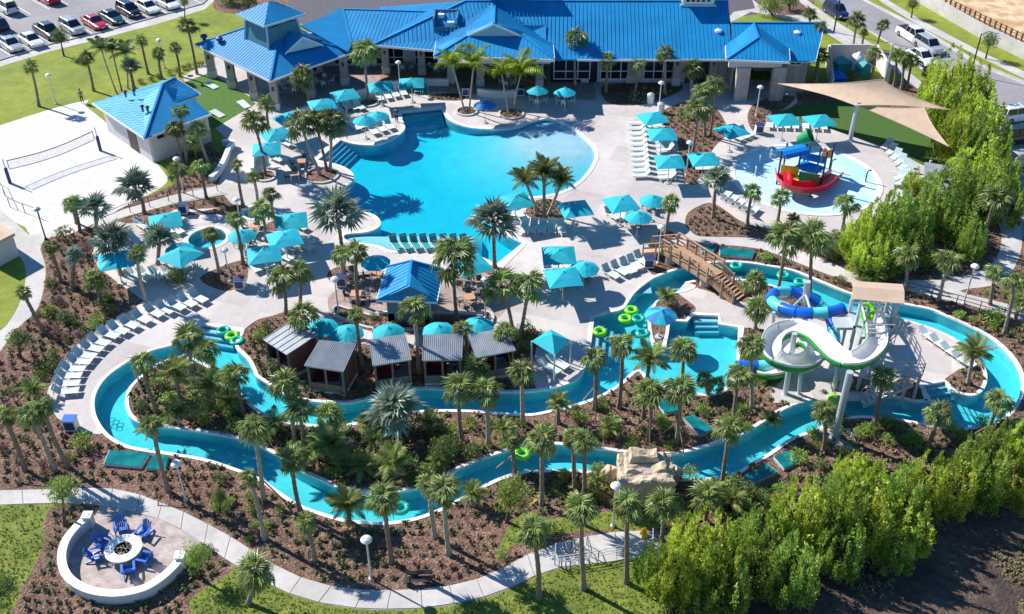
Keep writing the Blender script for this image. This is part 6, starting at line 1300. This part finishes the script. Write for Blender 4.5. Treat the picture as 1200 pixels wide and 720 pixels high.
PALMS='''fan 46 125 36 78 9
fan 110 107 101 68 10
dark 137 110 118 56 15
dark 143 107 131 57 14
dark 150 104 146 61 15
silver 157 103 152 80 12
fan 174 87 165 47 8
fan 190 92 186 62 9
fan 211 90 205 56 7
fan 231 87 220 32 12
fan 214 192 205 152 12
fan 219 190 211 131 10
fan 230 187 228 165 11
fan 245 193 232 152 12
fan 212 240 207 200 13
fan 242 233 234 196 11
fan 285 242 277 193 8
fan 302 238 297 208 9
fan 311 205 298 145 17
fan 318 163 312 121 12
fan 364 130 355 90 16
fan 432 119 427 63 18
fan 375 205 353 147 19
fan 383 200 370 144 18
fan 387 200 388 147 19
fan 325 267 317 228 11
fan 312 283 306 247 15
fan 285 310 275 258 12
fan 257 320 247 275 12
silver 169 250 160 222 23
fan 94 272 87 240 12
silver 112 275 112 245 19
silver 142 322 133 285 24
silver 185 310 187 283 20
fan 171 352 160 298 12
fan 118 356 110 330 14
fan 72 331 59 290 9
silver 85 340 97 300 12
fan 52 392 27 343 9
fan 30 552 5 490 15
fan 65 552 37 485 18
fan 80 548 50 477 14
date 38 468 40 457 16
fan 185 485 167 427 16
date 219 490 205 436 22
fan 228 452 221 397 19
fan 250 432 242 410 15
dark 253 485 245 450 24
fan 286 487 277 440 18
fan 235 490 232 470 16
fan 198 577 178 497 11
fan 309 587 297 503 20
fan 352 600 342 540 16
fan 310 632 293 560 10
fan 369 658 358 612 13
fan 459 660 450 585 21
fan 510 630 503 567 15
fan 526 650 520 575 21
date 408 612 408 592 25
date 555 592 555 578 15
silver 463 508 463 482 33
fan 346 520 335 452 19
fan 359 533 351 482 18
fan 390 508 386 487 18
date 398 540 388 520 28
date 465 558 462 541 23
fan 361 413 355 370 19
fan 425 430 417 370 11
fan 490 438 485 362 18
fan 547 420 543 385 13
fan 597 425 592 390 14
fan 560 450 557 432 18
fan 542 520 538 457 21
fan 572 522 569 460 19
silver 402 318 395 253 31
fan 420 357 417 297 16
fan 404 324 401 297 13
silver 580 315 579 262 31
fan 536 376 532 303 28
fan 335 368 330 327 18
fan 352 358 352 320 15
fan 600 385 588 335 23
fan 611 388 619 335 20
date 629 252 615 210 18
date 637 255 637 203 21
date 643 252 660 211 19
fan 781 274 787 237 12
silver 836 256 840 212 19
fan 876 264 882 225 12
fan 887 353 885 331 16
date 784 358 778 348 14
fan 911 343 920 282 23
fan 885 385 888 363 16
fan 949 347 952 280 25
fan 911 260 915 232 12
fan 984 280 992 240 15
fan 1061 342 1064 300 15
fan 1100 352 1111 305 15
fan 1150 292 1166 235 17
fan 1160 357 1167 322 14
fan 1176 392 1190 330 14
fan 613 495 612 437 17
date 654 496 655 472 15
fan 696 480 697 422 17
fan 725 478 729 405 16
date 754 490 762 421 24
fan 759 516 762 460 19
fan 792 520 797 458 21
fan 799 450 802 410 17
fan 860 492 866 442 18
fan 881 478 880 405 18
fan 829 462 822 445 11
fan 838 462 841 450 11
fan 845 572 855 502 18
fan 635 592 635 516 21
fan 603 553 601 515 12
fan 685 582 685 518 16
fan 674 573 673 515 14
fan 631 702 624 622 19
fan 684 690 681 597 21
fan 734 683 735 592 19
fan 775 635 777 592 21
fan 826 612 829 583 21
fan 1025 502 1036 445 16
fan 964 530 966 481 16
fan 1084 532 1100 485 16
fan 1152 525 1171 470 16
date 1134 450 1142 413 21
fan 674 100 675 47 16
fan 710 109 712 71 10
fan 744 110 747 75 10
fan 779 110 780 62 11
fan 809 116 811 82 12
fan 832 160 837 102 15
fan 812 178 818 130 18
fan 826 160 822 108 12
lime 544 130 530 75 23
lime 550 129 555 77 23
lime 596 132 588 86 19
lime 602 130 610 86 24
fan 956 100 960 66 13
fan 955 92 962 32 9
fan 999 57 1004 25 12
fan 1010 58 1013 38 5
fan 1027 57 1035 30 8
fan 1020 92 1025 63 10
fan 1047 102 1051 66 10
fan 1056 105 1060 68 9
fan 1063 106 1069 72 11
fan 1085 110 1089 83 9
fan 948 32 949 17 9
fan 291 708 300 672 25
silver 1165 262 1170 240 14
fan 1190 375 1196 355 12
fan 90 262 82 238 9
date 175 512 175 500 15
date 268 484 268 470 18
dark 322 512 322 498 20
date 345 548 345 535 18
dark 372 540 372 525 20
date 425 555 425 545 18
dark 440 530 440 515 18
date 503 508 503 495 16
date 515 548 515 538 15
date 430 505 430 495 15
dark 210 500 210 482 18
dark 262 462 262 445 18
date 590 512 590 502 14
date 715 510 715 500 14
date 905 505 905 492 13
date 835 590 835 575 18
date 860 600 860 585 18
date 700 575 700 562 13
date 1010 330 1010 318 14
date 960 300 960 288 12
date 930 268 930 258 9
date 1025 335 1025 322 14'''
for ln in PALMS.split('\n'):
    k,*v=ln.split(); v=list(map(float,v)); palm(k,*v,brace=(k=='fan' and v[1]>440 and v[1]<600 and int(v[0])%3==0))
# ---------------- leafy trees and shrubs ----------------
def leafblob(seed,n=1500,leaf=.07,shape='round',plumes=40):
    r=random.Random(seed); b=MB(); vs=[];fs=[]
    def leafq(p,d,s):
        d=(d+Vector((r.uniform(-.6,.6),r.uniform(-.6,.6),r.uniform(-.6,.6)))).normalized(); u=d.cross(Vector((r.random()-.5,r.random()-.5,r.random()-.5))).normalized()
        k=len(vs); vs.extend([p,p+d*s+u*s*.38,p+d*s*2,p+d*s-u*s*.38]); fs.append((k,k+1,k+2,k+3))
    per=n//plumes
    for i in range(plumes):
        a=i*2.39996; zz=1-2*(i+.5)/plumes*(.82 if shape!='bush' else .55); rad=math.sqrt(max(0,1-zz*zz)); c=Vector((rad*math.cos(a),rad*math.sin(a),zz))
        c*=r.uniform(.45,1.0)
        if shape=='plume':
            az=a+r.uniform(-.4,.4); rr_=r.random()**.6; st=Vector((.18*math.cos(az),.18*math.sin(az),-1+.35*r.random())); hgt=(1-rr_*rr_*.6)*r.uniform(.6,1.05); ed=Vector((rr_*math.cos(az),rr_*math.sin(az),-1+2.0*hgt*(1 if i%3 else .55)))
            for k in range(per):
                t=.12+.88*r.random()**.75; bow=Vector((math.cos(az),math.sin(az),0))*(.30*math.sin(math.pi*t)); p=st.lerp(ed,t)+bow; w=.15*(1.05-t*.85); q=p+Vector((r.gauss(0,w*.6),r.gauss(0,w*.6),r.gauss(0,w*.5))); leafq(q,Vector((math.cos(az)*.4,math.sin(az)*.4,.7))+(q-p)*4,leaf*r.uniform(.7,1.4))
        else:
            cr=r.uniform(.24,.42)
            for k in range(per):
                d=Vector((r.gauss(0,1),r.gauss(0,1),r.gauss(0,1))).normalized(); q=c*.8+d*cr*r.uniform(.55,1); leafq(q,d,leaf*r.uniform(.7,1.3))
    b.v=vs; b.f=fs; return b
LB={}
for i in range(4): LB['bright',i]=leafblob(30+i,7800,.052,'plume',58).mesh('crown','leaf_bright')
for i in range(3): LB['green',i]=leafblob(60+i,7000,.052,'plume',52).mesh('crown','leaf_green')
for i in range(3): LB['round',i]=leafblob(40+i,2600,.06,'round',26).mesh('crown','leaf')
for i in range(2): LB['roundg',i]=leafblob(70+i,2600,.06,'round',26).mesh('crown','leaf_green')
for i in range(3): LB['shrub',i]=leafblob(50+i,420,.12,'bush',12).mesh('foliage','leaf')
for i in range(2): LB['shrubg',i]=leafblob(55+i,420,.12,'bush',12).mesh('foliage','leaf_green')
LB['pink',0]=leafblob(58,420,.12,'bush',12).mesh('foliage','pink_shrub')
def tree(kind,bx,by,cx,cy,rx,desc,rz=None,name='tree'):
    b=P(bx,by); c=up(b,cx,cy); sc=FOC/((c.y*math.cos(PITCH)-(c.z-CAMH)*math.sin(PITCH))); rad=rx/sc; h=max(rad*.5,c.z); lean=c.x-b.x
    rr=random.Random(int(bx*7+by)); o=thing(name,b,0,None,'tree' if name!='shrub' else 'shrub')
    rzv=(rz or 1.15)*rad; rzv=max(rzv,(h+rzv*.8)/2)*rr.uniform(.85,1.18) if kind in('bright','green') else rzv; h=rzv*.97 if kind in('bright','green') else h; mb=MB(); mb.tube([(0,0,0),(lean*.4,0,h*.45),(lean,0,h+rzv*.25)],[rad*.07+.05,rad*.05+.04,.03],8)
    tk=mb.build('trunk','bark',o)
    for k in range(5):
        a=k*1.3+rr.random(); mb=MB(); mb.tube([(lean*.6,0,h-rzv*.6),(lean+rad*.4*math.cos(a),rad*.4*math.sin(a),h-rzv*.1),(lean+rad*.6*math.cos(a),rad*.6*math.sin(a),h+rzv*.3)],[.07,.05,.015],6); mb.build('limb','bark',o)
    m=LB[kind,rr.randrange(sum(1 for k in LB if k[0]==kind))]; cr=ob('crown',m,o,(lean,0,h)); cr.scale=(rad*(rr.uniform(.98,1.25) if kind in('bright','green') else 1),)*2+(rzv,); cr.rotation_euler=(0,0,rr.random()*6)
    autolabel(o,desc); return o
for bx,by,cx,cy,rx,k in ((792,705,795,655,34,'bright'),(830,690,830,632,36,'bright'),(850,715,850,668,34,'green'),(905,660,903,612,34,'green'),(900,690,902,650,34,'green'),(935,700,930,662,32,'green'),(940,640,940,585,32,'bright'),(985,640,985,588,34,'green'),(990,668,985,630,32,'green'),(1020,610,1020,560,30,'bright'),(1022,648,1020,604,36,'bright'),(1065,640,1062,600,34,'bright'),(1060,615,1058,562,30,'green'),(1050,660,1050,632,28,'green'),(1085,600,1085,556,28,'bright'),(1125,600,1125,556,30,'bright'),(1130,575,1132,534,26,'green'),(1160,590,1160,548,30,'green'),(1190,585,1192,540,32,'bright'),(1215,560,1216,515,30,'bright'),(1170,560,1168,520,20,'green'),(770,690,772,640,24,'green'),(1000,580,1000,553,24,'bright'),(812,668,812,622,26,'bright')):
    tree(k,bx,by,cx,cy,rx,'bushy bright green tree' if k=='bright' else 'bushy mid green tree',1.35)
for bx,by,cx,cy,rx,k in ((1115,120,1115,85,24,'bright'),(1140,125,1142,92,24,'bright'),(1100,150,1100,100,20,'bright'),(1128,160,1130,118,27,'bright'),(1150,170,1150,125,26,'bright'),(1125,195,1126,150,28,'bright'),(1165,200,1163,150,25,'green'),(1150,225,1150,178,28,'bright'),(1180,230,1178,190,24,'bright'),(1120,245,1120,200,28,'green'),(1155,255,1155,212,26,'green'),(1100,270,1100,232,26,'green'),(1125,285,1126,250,24,'green'),(1075,285,1072,245,26,'green'),(1050,290,1048,245,26,'green'),(1030,300,1028,255,26,'bright'),(1012,305,1010,268,20,'bright'),(1045,320,1045,285,24,'green'),(1020,325,1020,302,22,'bright'),(1080,310,1078,278,20,'green'),(1185,265,1185,228,20,'green'),(1075,225,1072,203,9,'bright'),(1140,305,1142,272,16,'green')):
    tree(k,bx,by,cx,cy,rx,'feathery bright green tree' if k=='bright' else 'feathery darker green tree',1.4)
for bx,by,cx,cy,rx,k,d in ((75,66,70,43,11,'round','small grey-green oak'),(217,24,216,3,6,'round','thin young tree'),(1155,69,1160,48,10,'round','dark little street tree'),(1068,21,1070,5,8,'round','small street tree'),(76,616,74,575,21,'roundg','round leafy tree'),(232,678,230,652,18,'roundg','round leafy tree'),(24,420,22,398,15,'round','small dark tree'),(594,612,600,580,26,'roundg','leafy yellow-green tree'),(520,545,521,525,17,'round','dark round tree'),(258,600,258,582,9,'round','slim dark conical tree'),(208,330,207,325,14,'round','dark green bushy tree'),(270,5,268,-2,14,'roundg','round tree behind the lawn'),(290,12,291,2,12,'round','low dark tree behind the lawn'),(905,18,903,6,15,'roundg','yellow-green tree'),(925,12,925,0,12,'round','bushy dark tree'),(990,100,998,92,9,'round','leafy shrub tree'),(995,110,995,103,9,'round','grey-green shrub tree'),(-5,720,0,690,24,'round','dark tree at the corner')):
    tree(k,bx,by,cx,cy,rx,d,1.1 if rx!=9 else 1.7)
def shrub(kind,px,py,r,desc):
    b=P(px,py); sc=FOC/(b.y*math.cos(PITCH)+CAMH*math.sin(PITCH)); rad=r/sc; o=thing('shrub',b,rnd.random()*6,None,'shrub','garden shrubs'); m=LB[kind,rnd.randrange(sum(1 for k in LB if k[0]==kind))]
    f=ob('foliage',m,o,(0,0,rad*.45)); f.scale=(rad,rad,rad*.95); mb=MB(); mb.tube([(0,0,0),(0,0,rad*.6)],.04,5); mb.build('stem','bark',o); autolabel(o,desc)
for k,px,py,r in (('shrub',76,280,12),('shrubg',98,525,15),('shrubg',588,653,9),('shrubg',60,370,10),('shrub',80,378,12),('shrub',64,420,10),('shrub',55,435,11),('shrub',48,445,10),('pink',100,300,12),('shrubg',112,385,9),('shrub',130,368,9),('shrubg',1162,378,14),('shrubg',1012,510,12),('shrubg',1150,500,12),('shrubg',935,540,13),('shrub',960,548,10),('shrubg',1008,512,9),('shrub',880,620,12),('shrubg',530,510,12),('shrubg',520,450,9),('shrub',480,545,12),('shrubg',305,398,10),('shrub',312,390,10),('shrub',438,374,6),('shrub',465,384,7),('shrub',488,384,7),('shrub',508,384,7),('shrubg',548,384,7),('shrub',618,392,12),('shrub',632,402,12),('shrub',604,398,10),('shrub',612,412,11),('shrubg',680,495,12),('shrubg',715,500,12),('shrubg',700,555,11),('shrubg',660,560,9),('shrubg',808,560,12),('shrub',820,575,12),('shrubg',980,625,10)):
    shrub(k,px,py,r,{'shrub':'dark green rounded shrub','shrubg':'fresh green leafy shrub','pink':'pinkish brown shrub'}[k])
# scattered shrubs along the beds
rs=random.Random(3); cnt=0
MU={i for i,r in enumerate(RG) if r[1]=='mulch' and r[3]=='land'}
GB={i for i,r in enumerate(RG) if r[0]=='garden_bed'}
def shrubzone(px0,px1,py0,py1,n,kinds,rmin,rmax):
    global cnt
    k=0;t=0
    while k<n and t<n*15:
        t+=1; px,py=rs.uniform(px0,px1),rs.uniform(py0,py1); p=P(px,py)
        if topreg(p) not in MU or topreg(P(px+5,py)) not in MU or topreg(P(px-5,py)) not in MU or topreg(P(px,py+4)) not in MU or topreg(P(px,py-4)) not in MU: continue
        kd=rs.choice(kinds); shrub(kd,px,py,rs.uniform(rmin,rmax),{'shrub':'low dark green shrub','shrubg':'low bright green shrub','pink':'low pinkish shrub'}[kd]); k+=1
shrubzone(160,330,430,510,22,['shrub','shrubg'],6,12); shrubzone(320,560,495,570,32,['shrub','shrub','shrubg'],7,14); shrubzone(560,860,470,530,26,['shrubg','shrub'],5,9); shrubzone(40,130,300,440,32,['shrub','shrubg','pink'],4,9); shrubzone(850,1000,480,530,12,['shrubg','shrub'],6,10); shrubzone(950,1200,490,560,34,['shrubg','shrub'],7,13); shrubzone(640,860,560,620,22,['shrubg','shrub'],7,12); shrubzone(860,1060,560,640,16,['shrub','shrubg'],8,13); shrubzone(240,360,545,650,22,['shrub','shrubg'],5,9); shrubzone(0,110,440,560,12,['shrub','pink'],6,10); shrubzone(880,1060,270,345,26,['shrub','shrubg'],5,9); shrubzone(880,960,385,450,12,['shrubg','shrub'],5,9); shrubzone(1060,1200,340,400,10,['shrubg'],4,8); shrubzone(200,330,165,245,12,['shrub','shrubg'],4,7); shrubzone(780,850,120,210,8,['shrub'],3,5)
# row of clipped palmettos along the lawn path
for i,(px,py) in enumerate(((199,88),(208,85),(216,82),(222,80),(230,78),(237,77),(244,73),(186,92),(178,95),(165,98))): shrub('shrub',px,py,4.5,'clipped dark shrub in the lawn hedge')
# ---------------- ground cover: grasses and leaves nobody could count ----------------
def tuft(vs,fs,p,s,r,n=9,tall=1):
    for i in range(n):
        a=r.random()*6.28; l=s*r.uniform(.6,1.1); d=Vector((math.cos(a),math.sin(a),0)); w=Vector((-d.y,d.x,0))*s*.16; k=len(vs)
        m=p+d*l*.45+Vector((0,0,s*.55*tall)); t=p+d*l+Vector((0,0,s*.35*tall*r.random()))
        vs.extend([p-w*.4,p+w*.4,m+w,t,m-w]); fs.append((k,k+1,k+2,k+4)); fs.append((k+4,k+2,k+3))
cov={'cover_tan':([],[]),'cover_green':([],[]),'cover_yellow':([],[]),'cover_red':([],[])}
rc=random.Random(9)
def scatter(px0,px1,py0,py1,sp,mix,s0,s1,rows=0.12):
    A,B,C_,D=P(px0,py0),P(px1,py0),P(px0,py1),P(px1,py1); y=C_.y
    while y<A.y:
        x0,x1=min(A.x,C_.x),max(B.x,D.x); x=x0+(sp*.5 if int(y/sp)%2 else 0)
        while x<x1:
            p=Vector((x+rc.uniform(-rows,rows)*sp*2,y+rc.uniform(-rows,rows)*sp*2,0)); q=Q(p)
            if px0<=q[0]<=px1 and py0<=q[1]<=py1:
                ti=topreg(p)
                if ti in MU:
                    e=.32
                    if all(topreg(p+Vector(o_)) in MU for o_ in ((e,0,0),(-e,0,0),(0,e,0),(0,-e,0))):
                        nz=noise.noise(Vector((p.x*.09,p.y*.09,3.1))); kk=mix[min(len(mix)-1,max(0,int((nz+.5)*len(mix)+rc.uniform(-.6,.6))))]
                        if kk: v_,f_=cov[kk]; tuft(v_,f_,p,rc.uniform(s0,s1),rc)
            x+=sp
        y+=sp
T,G,Y,RD=('cover_tan','cover_green','cover_yellow','cover_red')
scatter(150,860,425,560,.95,[G,T,None,G],.35,.55); scatter(360,470,620,690,.9,[T,T],.35,.5)
scatter(0,150,270,575,.85,[T,T,RD,G,T],.34,.5); scatter(150,335,400,530,.7,[G,G,T,G],.35,.55); scatter(150,620,525,690,.85,[T,RD,T,G,T,Y],.3,.45); scatter(300,900,470,575,.75,[G,T,None,T,G],.3,.5); scatter(620,900,545,640,.7,[G,G,Y,T],.35,.55); scatter(280,640,365,470,.6,[RD,RD,T,G],.25,.36); scatter(690,860,95,215,.8,[RD,Y,RD,T,Y],.3,.42); scatter(870,1060,110,160,.8,[T,RD],.3,.4); scatter(800,1010,235,310,.75,[T,G,T],.3,.45); scatter(880,1210,290,400,.75,[T,G,RD],.3,.45); scatter(870,1210,380,560,.75,[G,T,G],.3,.5); scatter(850,1210,555,650,.8,[T,G,G],.35,.55); scatter(180,330,170,345,.7,[RD,T,G],.25,.36); scatter(20,275,590,740,.7,[T,G,T],.3,.42); scatter(330,660,225,270,.5,[T,G],.25,.35); scatter(500,610,105,140,.5,[T,G],.25,.35)
for m,(v_,f_) in cov.items():
    b=MB(); b.v=v_; b.f=f_; b.build('ground_cover',m,kind='stuff')
# rough grass on the lawns in front
b=MB(); v_,f_=b.v,b.f
LN={i for i,r in enumerate(RG) if r[1] in('near_lawn','lawn')}
for i in range(9000):
    px,py=rc.uniform(0,860),rc.uniform(585,720); p=P(px,py)
    if topreg(p) in LN and all(topreg(p+Vector(o_)) in LN for o_ in ((.12,0,0),(-.12,0,0),(0,.12,0),(0,-.12,0))): tuft(v_,f_,p,rc.uniform(.08,.17),rc,4)
b.build('rough_grass','grass_blade',kind='stuff')
# dry grass and straw below the bright trees
v1,f1=[],[]
SO={i for i,r in enumerate(RG) if r[1]=='soil'}
for i in range(5000):
    px,py=rc.uniform(780,1210),rc.uniform(600,722); p=P(px,py)
    if topreg(p) in SO and noise.noise(Vector((p.x*.3,p.y*.3,0)))>.12 and rc.random()<.5: tuft(v1,f1,p,rc.uniform(.15,.32),rc,5)
b=MB(); b.v=v1; b.f=f1; b.build('dry_grass','cover_tan',kind='stuff')
flushlabels()
for o in COL.objects:
    if 'label' in o and len(o['label'].replace('-',' ').split())>16: print('LONG',o.name,o['label'])
for k in (TB,CHR,PS,LG,AD):
    for o in k.values():
        if id(o) not in used:
            for c in list(o.children_recursive)+[o]: bpy.data.objects.remove(c)
print('palms',npalm[0],'objects',len(bpy.data.objects))
